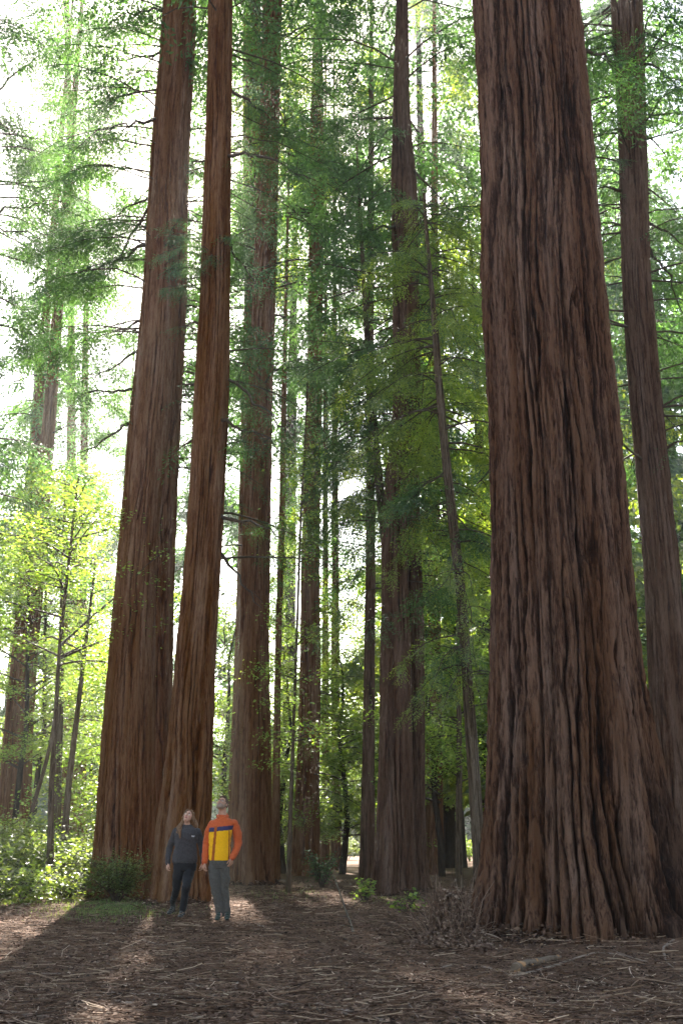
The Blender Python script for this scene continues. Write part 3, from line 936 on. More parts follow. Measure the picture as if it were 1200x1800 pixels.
# ------------------------------------------------------------------ bare limbs seen against the light
def add_limb(rt, T, px0, py0, px1, py1, dy, seed, twigs=9, foliage=0, sag=.12, rad=.035):
    a, _ = P(px0, py0, T.D); b, _ = P(px1, py1, T.D + dy)
    cx, r = T.at(a[2])
    st = np.array([float(cx) + np.sign(a[0] - float(cx)) * float(r) * .5, T.D, a[2]])
    rng = np.random.default_rng(seed)
    n = 11
    t = np.linspace(0, 1, n)[:, None]
    L = np.linalg.norm(b - st)
    wob = np.cumsum(rng.normal(0, .022, (n, 3)), 0) * L; wob = (wob - wob[0]) - t * (wob[-1] - wob[0])
    p = st + (b - st) * t + wob + np.array([0, 0, 1]) * sag * L * (t - t * t) * 2
    g = Geo()
    o = T.base
    p = p - o
    g.tube(p, np.linspace(rad, .008, n), 6, 0, .5)
    tips = []
    for k in range(twigs):
        u = rng.uniform(.25, 1)
        i = min(int(u * (n - 1)), n - 2)
        d = (p[i + 1] - p[i]); az = math.atan2(d[1], d[0]) + rng.uniform(.4, 1.2) * rng.choice([-1, 1])
        q = branch_path(p[i], az, L * rng.uniform(.10, .30), rng.uniform(-.9, .5), rng.uniform(0, .5), rng, 6)
        g.tube(q, np.linspace(.011, .003, 6), 4, 0, .5)
        tips.append(q)
    if foliage:
        qs = np.vstack([q[2:] for q in tips] + [p[5:]])
        m = int(foliage)
        idx = rng.integers(0, len(qs), m)
        a_ = rng.uniform(0, 2 * PI, m)
        d = np.stack([np.cos(a_), np.sin(a_), rng.uniform(-1.0, 0, m)], 1)
        nr = np.array([0, 0, 1.]) + rng.normal(0, .3, (m, 3))
        lf = Geo()
        place_sprays(lf, SPR_FINE, qs[idx], d, nr, rng.uniform(.4, .9, m), rng, 0, 0)
    br = ob('branch', g.mesh('branch', [M['limb']]), rt)
    if foliage: ob('foliage', lf.mesh('foliage', [M['needle']]), br)
    return br


def rt_of(T):
    return min((o for o in bpy.data.objects if o.type == 'EMPTY'), key=lambda o: (Vector(T.base) - o.location).length)


LIMBS = [
    # trunk, start px, tip px, depth change, seed, twigs, foliage
    (T_B, 250, 612, 165, 672, -1.0, 1, 10, 26, .1), (T_B, 243, 685, 150, 690, -1.5, 2, 10, 30, .05), (T_B, 232, 738, 130, 800, -.5, 3, 9, 22, .1),
    (T_B, 270, 213, 130, 265, -2, 4, 9, 30, .1), (T_B, 262, 350, 190, 385, 1, 5, 9, 40, .15), (T_B, 262, 350, 150, 520, 1.5, 6, 12, 50, .15),
    (T_B, 287, 90, 170, 130, 1, 7, 9, 50, .12), (T_B, 258, 430, 140, 480, -1, 8, 12, 50, .1), (T_B, 283, 10, 190, 45, -1, 9, 8, 50, .1), (T_B, 250, 560, 180, 600, 1.5, 10, 9, 20, .1),
    (T_C, 404, 275, 560, 320, -2, 11, 12, 70, .12), (T_C, 408, 150, 520, 250, 1, 12, 12, 70, .1), (T_C, 404, 660, 520, 780, -1, 13, 9, 20, .15), (T_C, 402, 745, 500, 800, -1.5, 14, 9, 16, .15),
    (T_C, 392, 905, 500, 948, -1, 15, 5, 6, .06), (T_C, 388, 960, 460, 1068, -.5, 16, 4, 0, .05), (T_C, 404, 420, 450, 500, 1, 17, 7, 6, .12),
    (T_C, 366, 290, 335, 285, .5, 18, 5, 4, .1), (T_C, 352, 570, 315, 575, .5, 19, 4, 4, .1), (T_C, 345, 680, 312, 678, .5, 20, 5, 6, .1), (T_C, 340, 770, 310, 795, .5, 21, 4, 4, .1),
    (T_D, 490, 60, 600, 20, 1, 22, 9, 50, .1), (T_D, 490, 250, 600, 330, -1.5, 23, 9, 60, .1), (T_D, 484, 550, 560, 600, 1, 24, 9, 30, .15),
    (T_J, 1075, 90, 1030, 70, -1, 25, 7, 40, .12), (T_J, 1130, 110, 1200, 170, -1, 26, 7, 30, .12), (T_J, 1137, 385, 1215, 440, -.5, 27, 8, 12, .12), (T_J, 1140, 420, 1205, 560, .5, 28, 9, 16, .12),
    (T_J, 1090, 340, 1045, 335, -.5, 29, 7, 12, .1), (T_J, 1092, 400, 1050, 395, .5, 30, 7, 12, .1), (T_J, 1185, 800, 1215, 770, -.5, 31, 6, 5, .1),
    (T_A, 1020, 60, 1120, 140, 2, 32, 7, 60, .15), (T_A, 862, 820, 838, 850, 1, 33, 4, 8, .1),
    (T_H, 640, 500, 575, 440, 0, 34, 8, 40, .1), (T_H, 668, 850, 600, 880, -.5, 35, 9, 46, .12), (T_H, 655, 740, 590, 800, 0, 36, 9, 44, .1), (T_H, 680, 950, 615, 1030, 0, 37, 7, 20, .1),
    (T_F, 690, 210, 580, 225, -1, 38, 10, 60, .12), (T_F, 690, 400, 640, 410, -1, 39, 8, 26, .1), (T_F, 712, 860, 680, 940, -1.8, 40, 7, 34, .15), (T_F, 735, 300, 800, 400, -1, 41, 8, 50, .1),
    (T_I, 790, 900, 850, 960, 0, 42, 9, 36, .12), (T_I, 800, 1000, 740, 1080, -.4, 43, 9, 34, .12), (T_I, 812, 1130, 770, 1180, -.3, 44, 7, 24, .1), (T_I, 785, 830, 720, 880, -.3, 45, 9, 50, .12),
    (T_K, 10, 390, 115, 360, -3, 46, 10, 60, .1), (T_K, 15, 390, 95, 420, -3, 47, 10, 30, .05), (T_K, 15, 200, 100, 60, -2, 48, 10, 50, .1), (T_K, 8, 330, 150, 330, -3, 49, 10, 60, .1),
]
for (T, a, b, c, d, dy, sd, tw, fo, sg) in LIMBS:
    add_limb(rt_of(T), T, a, b, c, d, dy, sd, tw, fo, sg, rad=.045 if T not in (T_H, T_I) else .02)


# ------------------------------------------------------------------ undergrowth
def shrub(name, px, py, w, h, label, leafm, seed, n=900, leaf=.06, stems=9, group=None, cat='shrub', flat=.6, D=None, spread=.09):
    x, y = G(px, py)
    rt = root(name, (x, y, float(ground_z(x, y))), label, cat, group)
    rng = np.random.default_rng(seed)
    g = Geo()
    C = []
    for s in range(stems):
        az = rng.uniform(0, 2 * PI); L = rng.uniform(.5, 1.0)
        tip = np.array([math.cos(az) * w * .5 * L, math.sin(az) * w * .4 * L, h * rng.uniform(.55, 1) * (1.15 - .4 * L)])
        t = np.linspace(0, 1, 7)[:, None]
        p = tip * t * np.array([1, 1, 1]) + np.array([0, 0, 1]) * (t - t * t) * h * .35 + np.cumsum(rng.normal(0, .02, (7, 3)), 0)
        p[0] = (p[0][0], p[0][1], -.05)
        g.tube(p, np.linspace(.012, .004, 7), 4, 0, .5)
        for k in range(5):
            i = rng.integers(2, 6)
            q = p[i] + np.linspace(0, 1, 4)[:, None] * (rng.normal(0, 1, 3) * np.array([w, w, h * .5]) * .16)
            g.tube(q, np.linspace(.005, .002, 4), 4, 0, .5, cap=False)
            C += [q[1], q[2], q[3]]
        C += [p[4], p[5], p[6]]
    C = np.array(C)
    idx = rng.integers(0, len(C), n)
    c = C[idx] + rng.normal(0, 1, (n, 3)) * spread
    c[:, 2] = np.maximum(c[:, 2], .02)
    ob('stems', g.mesh('stems', [M['limb']]), rt)
    f = Geo()
    leafs(f, c, leaf, rng, 0)
    ob('foliage', f.mesh('foliage', [leafm]), rt)
    return rt


SHR = [
    (612, 1502, 5.0, 2.6, 'broad pale thicket closing the view left of the straight thin trunk', 'broad'), (668, 1500, 5.0, 2.4, 'pale thicket far behind the dark double redwood', 'shrub'),
    (575, 1503, 4.5, 2.8, 'far thicket behind the close pair of small dark trunks', 'shrub'), (800, 1502, 4.5, 2.8, 'far thicket right of the dark double redwood', 'broad'),
    (8, 1572, 2.4, 1.6, 'full leafy shrub at the left border under the brown trunks', 'shrub'), (48, 1568, 2.3, 1.5, 'full sunlit shrub between left border and crooked tree', 'broad'),
    (100, 1572, 2.2, 1.3, 'rounded shrub right before the crooked mossy tree', 'shrub'), (145, 1568, 1.9, 1.5, 'upright shrub leaning on the thick redwood\'s left side', 'shrub'),
    (70, 1558, 3.0, 2.1, 'high shrub behind the crooked mossy tree', 'shrub'), (125, 1556, 3.0, 1.9, 'high green shrub behind the leaning thin tree', 'shrub'),
    (15, 1556, 3.0, 2.2, 'tallest shrub of the left thicket by the grey trunk', 'broad'), (35, 1584, 1.6, .7, 'low front shrub on the sunny grass at left', 'broad'), (118, 1580, 1.5, .7, 'low front shrub beside the green bush', 'shrub'),
    (20, 1560, 2.6, 1.5, 'wide sunlit shrub at the very left edge', 'shrub'), (75, 1572, 1.8, 1.0, 'low bright shrub left of the crooked tree\'s foot', 'shrub'),
    (130, 1562, 1.9, 1.1, 'sunlit shrub just right of the crooked tree\'s foot', 'broad'), (20, 1535, 2.6, 2.2, 'tall pale shrub rising at left edge before the brown trunks', 'broad'),
    (60, 1520, 3.2, 1.5, 'big leafy shrub below the leaning small stem', 'shrub'), (120, 1524, 3.0, 1.6, 'shaded green shrub between crooked tree and thick redwood', 'shrub'),
    (155, 1530, 2.2, 1.4, 'dark shrub touching the left side of the thick redwood', 'shrub'), (-10, 1590, 1.8, .8, 'low shrub cut by the left border', 'shrub'),
    (385, 1535, 2.0, 1.3, 'sunny shrub in the slit between the couple\'s trunks', 'broad'), (540, 1520, 3.0, 1.2, 'dark shrub at the foot of the leaf-veiled trunk', 'shrub'),
    (610, 1512, 3.4, 1.6, 'pale green shrub left of the straight thin trunk', 'shrub'), (775, 1520, 3.0, 1.3, 'shrub between the double redwood and the tangle of twigs', 'shrub'),
    (825, 1515, 2.6, 1.5, 'leafy shrub in the gap left of the massive trunk', 'broad'), (490, 1522, 2.4, 1.2, 'sunlit shrub at the foot of the slim pole trunk', 'broad'),
]
for i, (px, py, w_, h_, lab, lm) in enumerate(SHR):
    shrub('shrub', px, py, w_, h_, lab, M[lm], 400 + i, n=int(1500 * w_ * h_ / 3) + 500, leaf=.085, stems=13, spread=.12)
shrub('huckleberry_bush', 205, 1586, 1.55, 1.02, 'dense green bush against the foot of the thick redwood', M['bush'], 431, n=5200, leaf=.045, stems=26, spread=.07)
shrub('leafy_seedling', 645, 1583, .62, .50, 'bright yellow green seedling in front of the dark double redwood', M['broad'], 432, n=170, leaf=.09, stems=7, cat='plant', spread=.05)
shrub('leafy_seedling', 712, 1612, .55, .34, 'small glowing seedling beside the tangle of dead twigs', M['broad'], 433, n=90, leaf=.085, stems=6, cat='plant', spread=.05)
shrub('young_conifer', 565, 1560, 1.0, 1.0, 'little feathery conifer at the head of the bent dead stem', M['needle'], 434, n=1100, leaf=.06, stems=16, cat='plant', spread=.07)


def stick_path(pix, zoff=.02):
    pts = []
    for (px, py) in pix:
        x, y = G(px, py)
        pts.append((x, y, float(ground_z(x, y)) + zoff))
    return np.array(pts)


def smooth_path(p, n=24):
    p = np.asarray(p, float)
    t = np.linspace(0, len(p) - 1, n)
    out = np.stack([np.interp(t, range(len(p)), p[:, k]) for k in range(3)], 1)
    for _ in range(2):
        out[1:-1] = (out[:-2] + 2 * out[1:-1] + out[2:]) / 4
    return out


def stick(name, pix, r, label, cat, mat, seed=0, twigs=0, zoff=.02, group=None, sides=8, heights=None):
    p = stick_path(pix, zoff)
    if heights is not None: p[:, 2] += np.array(heights)
    p = smooth_path(p)
    rng = np.random.default_rng(seed)
    o = p[0].copy()
    q = p - o
    q += np.cumsum(rng.normal(0, .0035, q.shape), 0) * np.array([1, 1, .4])
    g = Geo()
    rad = np.linspace(r, r * .45, len(q)) * (1 + rng.normal(0, .09, len(q)))
    g.tube(q, rad, sides, 0, .5)
    for k in range(twigs):
        i = rng.integers(3, len(q) - 2)
        d = rng.normal(0, 1, 3) * np.array([1, 1, .35]); d[2] = abs(d[2])
        L = rng.uniform(.1, .35)
        w_ = q[i] + np.linspace(0, 1, 5)[:, None] * d / np.linalg.norm(d) * L + np.cumsum(rng.normal(0, .008, (5, 3)), 0)
        g.tube(w_, np.linspace(r * .4, r * .15, 5), 5, 0, .5)
    return tag(ob(name, g.mesh(name, [mat], smooth=sides < 12), None, tuple(o)), label, cat, group)


M['log_wood'] = plain_mat('broken_log_wood', [(.3, (.05, .032, .024)), (.48, (.14, .10, .072)), (.55, (.11, .075, .055)), (.62, (.34, .17, .07)), (.75, (.26, .19, .14))], 9, .9, .8, stretch=(.35, 1, 1))
stick('fallen_log', [(905, 1705), (940, 1697), (985, 1689)], .05, 'short broken pale log lying before the massive trunk', 'log', M['log_wood'], 1, 1, .05, sides=16)
FS = [
    ([(895, 1712), (960, 1700), (1010, 1688), (1050, 1680), (1100, 1684), (1145, 1692)], .017, 'long curved stick running right from the broken log', 2, 2),
    ([(845, 1694), (880, 1702), (915, 1714)], .014, 'pale straight stick left of the broken log', 3, 1),
    ([(1185, 1667), (1162, 1674), (1168, 1690), (1200, 1712)], .02, 'hooked pale branch at the right edge below the massive trunk', 4, 0),
    ([(800, 1690), (760, 1698), (735, 1712)], .013, 'thin twig curving toward the camera before the tangle', 5, 1),
    ([(0, 1782), (40, 1788), (100, 1796)], .018, 'pale stick in the bottom left corner', 6, 0),
    ([(600, 1786), (640, 1793), (690, 1798)], .022, 'pale stick lying at the bottom centre', 7, 0),
    ([(490, 1770), (560, 1772), (620, 1784)], .018, 'long bent pale stick at lower centre', 8, 1),
    ([(165, 1752), (190, 1745), (250, 1750), (330, 1752)], .014, 'wavy long stick at lower left', 9, 2),
    ([(205, 1763), (240, 1766), (275, 1763)], .017, 'straight pale stick just below the wavy long stick', 10, 0),
    ([(418, 1725), (416, 1735), (420, 1745)], .013, 'short curved stick standing out below the man', 11, 0),
    ([(430, 1628), (450, 1627), (462, 1631)], .022, 'pale chunk of branch right of the man\'s shoes', 12, 0),
    ([(325, 1727), (340, 1732), (352, 1739)], .014, 'short pale diagonal stick below the woman', 13, 0),
    ([(700, 1722), (715, 1750), (720, 1770), (740, 1795)], .010, 'thin winding twig at lower centre right', 14, 1),
    ([(1070, 1727), (1090, 1738), (1102, 1760)], .011, 'arched twig at lower right', 15, 1),
    ([(250, 1652), (285, 1658), (305, 1656)], .013, 'pale stick left of the woman\'s shadowed feet', 16, 0),
    ([(445, 1752), (480, 1742), (530, 1728), (560, 1720)], .014, 'stick slanting up right at lower centre', 17, 2),
    ([(920, 1755), (935, 1770), (940, 1790)], .010, 'thin dark twig below the broken log', 18, 1),
    ([(20, 1700), (60, 1706), (110, 1704)], .013, 'grey stick at the left edge of the shade', 19, 1),
]
for pix, r, lab, sd, tw in FS:
    stick('fallen_stick', pix, r * .8, lab, 'stick', M['stick'], sd, tw, r * .7, 'fallen sticks on the forest floor')
# bent dead stem rising out of the litter toward the little conifer
a0 = [(622, 1645), (612, 1628), (598, 1612), (585, 1590)]
stick('dead_sapling', a0, .018, 'bent dead stem leaning up from the litter toward the little conifer', 'dead stem', M['limb'], 30, 6, .0, heights=[0, .1, .28, .55])

# tangle of dead twigs beside the big trunk
def tangle():
    x, y = G(797, 1660)
    rt = root('twig_tangle', (x, y, float(ground_z(x, y))), 'tangled heap of dead twigs and brown duff against the left of the massive trunk', 'twig heap')
    rng = np.random.default_rng(77)
    g = Geo()
    for k in range(330):
        b = np.array([rng.normal(0, .13), rng.normal(0, .2), 0])
        d = np.array([rng.normal(0, .35), rng.normal(0, .4), rng.uniform(.5, 1.5)])
        L = rng.uniform(.25, .9)
        t = np.linspace(0, 1, 8)[:, None]
        p = b + d / np.linalg.norm(d) * L * t + np.cumsum(rng.normal(0, .022, (8, 3)), 0) - np.array([0, 0, 1]) * t * t * rng.uniform(0, .35)
        p[:, 2] = np.maximum(p[:, 2], -.02)
        g.tube(p, np.linspace(.007, .002, 8), 4, 0, rng.uniform(.0, .7))
    for k in range(2):
        b = np.array([rng.normal(0, .1), rng.normal(0, .1), .1])
        p = branch_path(b, rng.uniform(0, 6.28), rng.uniform(.6, 1.2), rng.uniform(.2, 1.2), rng.uniform(.2, .9), rng, 10)
        g.tube(p, np.linspace(.011, .004, 10), 5, 0, .8)
    ob('twigs', g.mesh('twigs', [M['dead']]), rt)
    # the mound the twigs are caught in
    f = Geo()
    n = 14000
    c = rng.normal(0, 1, (n, 3)) * np.array([.17, .22, 0])
    rad = np.exp(-(c[:, 0] / .26) ** 2 - (c[:, 1] / .34) ** 2)
    c[:, 2] = rng.uniform(0, 1, n) * rad * .62
    leafs(f, c, .042, rng, 0, up=.2, rnd=rng.uniform(.1, .8, n))
    ob('mound', f.mesh('mound', [M['dead']]), rt)


tangle()


# litter and grass
def litter():
    rng = np.random.default_rng(55)
    g = Geo()

    def pos(n, y0, y1, p=1.6):
        y = y0 + (y1 - y0) * rng.uniform(0, 1, n) ** p
        x = rng.uniform(-1, 1, n) * (y * .36 + .8)
        return x, y
    # needles and chips
    n = 120000
    x, y = pos(n, 6.5, 36, 1.5)
    z = ground_z(x, y) + rng.uniform(0, .04, n)
    leafs(g, np.stack([x, y, z], 1), .036, rng, 0, up=1.6, rnd=np.clip(rng.normal(.31, .22, n), 0, 1))
    # duff and shed bark banked against the trunks
    for T, m in ((T_A, 9000), (T_B, 4000), (T_C, 3500), (T_D, 2500), (T_F, 3000), (T_F2, 2000)):
        cx, r = T.at(T.gz + .3)
        a = rng.uniform(0, 2 * PI, m)
        u = np.abs(rng.normal(0, .16, m))
        rr = float(r) * (1.0 + .05 * np.sin(a * 5)) + u - .03
        c = np.stack([float(cx) + np.cos(a) * rr, T.D + np.sin(a) * rr, np.zeros(m)], 1)
        c[:, 2] = ground_z(c[:, 0], c[:, 1]) + rng.uniform(0, 1, m) * np.clip(.15 - u * .5, .01, .15)
        leafs(g, c, .06, rng, 0, up=.9, rnd=np.clip(rng.normal(.3, .2, m), 0, 1))
    # sprays of dead needles and twigs as thin ribs
    n = 26000
    x, y = pos(n, 6.5, 30, 1.5)
    z = ground_z(x, y) + rng.uniform(.005, .05, n)
    a = rng.normal(0, 1, n) * .9 + rng.choice([0, PI], n)
    L = rng.uniform(.06, .55, n) * rng.uniform(.25, 1, n) ** 1.3
    wv = rng.uniform(.0016, .0052, n)
    d = np.stack([np.cos(a), np.sin(a), rng.normal(0, .10, n)], 1)
    s = np.stack([-np.sin(a), np.cos(a), np.zeros(n)], 1)
    c = np.stack([x, y, z], 1)
    bend = rng.normal(0, .10, n)
    m = c + d * (L / 2)[:, None] + s * (bend * L)[:, None]
    e = c + d * L[:, None]
    rows = []
    for pt in (c, m, e):
        for k in range(3):
            an = k / 3 * 2 * PI + .5
            rows.append(pt + s * (wv * math.cos(an))[:, None] + np.array([0, 0, 1]) * (wv * math.sin(an))[:, None])
    V = np.stack(rows, 1).reshape(-1, 3)
    base = np.arange(n)[:, None] * 9
    Q = []
    for r_ in (0, 3):
        for k in range(3):
            k2 = (k + 1) % 3
            Q.append(np.stack([base[:, 0] + r_ + k, base[:, 0] + r_ + k2, base[:, 0] + r_ + 3 + k2, base[:, 0] + r_ + 3 + k], 1))
    q = np.stack(Q, 1).reshape(-1, 4)
    rv = np.repeat(np.clip(rng.normal(.52, .27, n), 0, 1), 6)
    g.quads(V, q, 0, rv)
    tag(ob('twig_litter', g.mesh('twig_litter', [M['litter']], smooth=False)), 'dry needles, twigs and chips strewn over the forest floor', 'litter', None, 'stuff')


litter()


def grass():
    rng = np.random.default_rng(56)
    g = Geo()
    C = []
    for (px0, px1, py0, py1, n) in [(90, 290, 1578, 1612, 5200), (-30, 70, 1574, 1588, 3000), (60, 160, 1574, 1584, 900), (640, 740, 1560, 1590, 900), (440, 560, 1560, 1585, 500)]:
        for _ in range(n):
            x, y = G(rng.normal((px0 + px1) / 2, (px1 - px0) * .27), rng.normal((py0 + py1) / 2, (py1 - py0) * .27))
            if float(noise3(x * 1.4, y * 1.4, 0, 44)) > -.15: C.append((x, y))
    C = np.array(C); n = len(C)
    z = ground_z(C[:, 0], C[:, 1])
    a = rng.uniform(0, 2 * PI, n)
    h = rng.uniform(.02, .07, n)
    w_ = .006
    b = np.c_[C, z]
    d = np.stack([np.cos(a) * .5, np.sin(a) * .5, np.ones(n)], 1) * h[:, None]
    s = np.stack([-np.sin(a), np.cos(a), np.zeros(n)], 1) * w_
    V = np.stack([b - s, b + s, b + d + s * .3, b + d - s * .3], 1).reshape(-1, 3)
    g.quads(V, np.arange(4 * n).reshape(-1, 4), 0, rng.uniform(0, 1, n))
    tag(ob('grass', g.mesh('grass', [M['grass']], smooth=False)), 'short thin grass and moss by the feet of the redwoods', 'grass', None, 'stuff')


grass()

# ------------------------------------------------------------------ people
import bmesh


def loft(bm, secs, n=20, p=2.3):
    """closed tube through (centre, rx, ry[, yaw]) sections, superelliptic"""
    rings = []
    for sec in secs:
        c, rx, ry = np.array(sec[0], float), sec[1], sec[2]
        a = np.arange(n) / n * 2 * PI
        x = np.sign(np.cos(a)) * np.abs(np.cos(a)) ** (2 / p) * rx
        y = np.sign(np.sin(a)) * np.abs(np.sin(a)) ** (2 / p) * ry
        yw = sec[3] if len(sec) > 3 else 0
        xx = x * math.cos(yw) - y * math.sin(yw); yy = x * math.sin(yw) + y * math.cos(yw)
        rings.append([bm.verts.new((c[0] + xx[i], c[1] + yy[i], c[2])) for i in range(n)])
    for r0, r1 in zip(rings[:-1], rings[1:]):
        for i in range(n):
            bm.faces.new((r0[i], r0[(i + 1) % n], r1[(i + 1) % n], r1[i]))
    bm.faces.new(rings[0][::-1]); bm.faces.new(rings[-1])


def limb_path(bm, pts, radii, n=14):
    """tapered round limb with ball joints"""
    for (p, r) in zip(pts, radii):
        bmesh.ops.create_uvsphere(bm, u_segments=14, v_segments=10, radius=r, matrix=Matrix.Translation(Vector(p)))
    for (p, q, r, s) in zip(pts[:-1], pts[1:], radii[:-1], radii[1:]):
        p, q = Vector(p), Vector(q)
        d = q - p
        mt = Matrix.Translation((p + q) / 2) @ d.to_track_quat('Z', 'Y').to_matrix().to_4x4()
        bmesh.ops.create_cone(bm, cap_ends=True, segments=n, radius1=r, radius2=s, depth=d.length, matrix=mt)


def ell(bm, c, r, rot=None):
    m = Matrix.Translation(Vector(c))
    if rot is not None: m = m @ rot.to_4x4()
    m = m @ Matrix.Diagonal((r[0], r[1], r[2], 1))
    bmesh.ops.create_uvsphere(bm, u_segments=20, v_segments=14, radius=1, matrix=m)


def fuse(name, bm, mats, voxel=.008, smooth=4, fold=0, fseed=0, fscale=(9, 9, 9), region=None, parent=None):
    """one continuous surface out of the overlapping volumes"""
    me = bpy.data.meshes.new(name)
    bm.normal_update()
    bm.to_mesh(me); bm.free()
    o = bpy.data.objects.new(name, me); COL.objects.link(o)
    r = o.modifiers.new('r', 'REMESH'); r.mode = 'VOXEL'; r.voxel_size = voxel; r.use_smooth_shade = True
    s = o.modifiers.new('s', 'SMOOTH'); s.iterations = smooth; s.factor = .5
    bpy.context.view_layer.update()
    dg = bpy.context.evaluated_depsgraph_get()
    m2 = bpy.data.meshes.new_from_object(o.evaluated_get(dg))
    m2.name = name
    o.modifiers.clear()
    o.data = m2
    bpy.data.meshes.remove(me)
    n = len(m2.vertices)
    if fold:
        co = np.empty(n * 3, np.float32); m2.vertices.foreach_get('co', co); co = co.reshape(-1, 3)
        nr = np.empty(n * 3, np.float32); m2.vertices.foreach_get('normal', nr); nr = nr.reshape(-1, 3)
        f = noise3(co[:, 0] * fscale[0], co[:, 1] * fscale[1], co[:, 2] * fscale[2] + co[:, 0] * 6, fseed)
        f2 = noise3(co[:, 0] * fscale[0] * 2.4, co[:, 1] * fscale[1] * 2.4, co[:, 2] * fscale[2] * 2, fseed + 1)
        co = co + nr * ((1 - np.abs(f) * 3).clip(-1, 1) * fold + f2 * fold * .5)[:, None]
        m2.vertices.foreach_set('co', co.astype(np.float32).ravel())
    for m in mats: m2.materials.append(m)
    if region:
        k = len(m2.polygons)
        c = np.empty(k * 3, np.float32); m2.polygons.foreach_get('center', c); c = c.reshape(-1, 3)
        m2.polygons.foreach_set('material_index', region(c).astype(np.int32))
    m2.polygons.foreach_set('use_smooth', np.ones(len(m2.polygons), bool))
    m2.update()
    if parent is not None: o.parent = parent
    return o


def hand(bm, wrist, down, out, thumb, curl=.35, s=1.0):
    """palm, four unequal bent fingers and a thumb; out = palm normal side, thumb = side the thumb is on"""
    d = Vector(down).normalized(); t = Vector(thumb); t = (t - d * t.dot(d)).normalized(); nrm = d.cross(t)
    if nrm.dot(Vector(out)) < 0: nrm = -nrm
    w_ = Vector(wrist)
    for k in range(4):                       # metacarpals make the palm
        off = t * (.030 - .019 * k) * s
        limb_path(bm, [w_ + off * .6 + d * .012 * s, w_ + off + d * .085 * s], [.013 * s, .0115 * s], 8)
    for k, L in enumerate((.072, .080, .075, .058)):
        off = t * (.030 - .020 * k) * s
        p = w_ + off + d * .085 * s
        pts = [p]; ang = 0.15
        for j, fr in enumerate((.45, .30, .25)):
            ang += curl * (1 + .35 * j) + .04 * k
            dd = d * math.cos(ang) + nrm * math.sin(ang) + t * (.05 - .035 * k)
            p = p + dd * L * fr * s
            pts.append(p)
        limb_path(bm, pts, [.0098 * s, .0088 * s, .008 * s, .0068 * s], 8)
    p = w_ + t * .022 * s + d * .022 * s
    q = p + (t * .75 + d * .75 + nrm * .25).normalized() * .042 * s
    r = q + (t * .25 + d * 1.0 + nrm * .4).normalized() * .032 * s
    e = r + (d + nrm * .5).normalized() * .024 * s
    limb_path(bm, [p, q, r, e], [.014 * s, .0115 * s, .0098 * s, .008 * s], 8)


def head(bm, c, R, s=1.0, male=True):
    """skull, jaw, nose, brow, lips, chin, ears; face looks along local -Y before R"""
    def T(v): return Vector(c) + R @ (Vector(v) * s)
    ell(bm, T((0, .012, .022)), (.075 * s, .092 * s, .095 * s), R)
    ell(bm, T((0, -.022, -.035)), (.058 * s, .062 * s, .078 * s), R)
    ell(bm, T((0, -.062, -.088)), ((.027 if male else .022) * s, .022 * s, .020 * s), R)
    ell(bm, T((0, -.070, .030)), (.052 * s, .018 * s, .014 * s), R)
    for sx in (-1, 1):
        ell(bm, T((sx * .036, -.062, -.018)), (.024 * s, .020 * s, .022 * s), R)
        ell(bm, T((sx * .076, .012, -.002)), (.010 * s, .018 * s, .030 * s), R)
    limb_path(bm, [T((0, -.082, .018)), T((0, -.100, -.012)), T((0, -.106, -.024))], [.009 * s, .0115 * s, .0125 * s], 10)
    for sx in (-1, 1): ell(bm, T((sx * .012, -.094, -.027)), (.0085 * s, .010 * s, .008 * s), R)
    ell(bm, T((0, -.086, -.050)), (.024 * s, .010 * s, .006 * s), R)
    ell(bm, T((0, -.083, -.061)), (.021 * s, .010 * s, .0065 * s), R)


def face_bits(parent, c, R, s, iris, lipcol, browmat):
    def T(v): return Vector(c) + R @ (Vector(v) * s)
    for sx in (-1, 1):
        bm = bmesh.new(); ell(bm, T((sx * .031, -.076, .006)), (.0145 * s, .010 * s, .0085 * s), R)
        me = bpy.data.meshes.new('eye'); bm.to_mesh(me); bm.free()
        me.materials.append(M['eye_white']); me.materials.append(iris)
        ctr = T((sx * .031, -.087, .007))
        for p in me.polygons:
            p.use_smooth = True
            if (p.center - ctr).length < .0062 * s: p.material_index = 1
        ob('eye', me, parent)
        g = Geo()
        g.tube([tuple(T((sx * x, y, z))) for x, y, z in ((.014, -.088, .026), (.030, -.087, .032), (.048, -.074, .026))], [.003, .004, .002], 6)
        ob('eyebrow', g.mesh('eyebrow', [browmat]), parent)


def fab(name, col, var=.25, rough=.85, sc=40):
    a = tuple(v * (1 - var) for v in col); b = tuple(min(1, v * (1 + var)) for v in col)
    return plain_mat(name, [(.3, a), (.7, b)], sc, rough, .25, sheen=.1)


M['skin_man'] = plain_mat('skin_light_tan', [(.3, (.40, .21, .145)), (.7, (.50, .28, .20))], 30, .5, .05)
M['skin_woman'] = plain_mat('skin_light', [(.3, (.45, .25, .18)), (.7, (.54, .32, .24))], 30, .5, .05)
M['eye_white'] = fab('eye_white', (.7, .68, .64), .03, .3)
M['iris'] = fab('iris_brown', (.04, .025, .015), .1, .3)
M['lips'] = fab('lips', (.36, .13, .11), .05, .5)
M['rust'] = fab('rust_orange_cloth', (.46, .085, .022), .12)
M['yellow'] = fab('yellow_cloth', (.80, .40, .004), .06)
M['navy'] = fab('navy_cloth', (.035, .03, .085), .15)
M['rust_dark'] = fab('dark_rust_zip', (.30, .07, .012), .1)
M['char_fleece'] = fab('charcoal_fleece', (.050, .044, .046), .25, .95)
M['black_cloth'] = fab('black_trousers', (.015, .014, .016), .3)
M['grey_cloth'] = fab('dark_grey_trousers', (.075, .066, .058), .2)
M['white_mark'] = fab('white_mark', (.75, .75, .78), .05)
M['shoe_dark'] = fab('dark_shoe_leather', (.022, .020, .018), .3, .5)
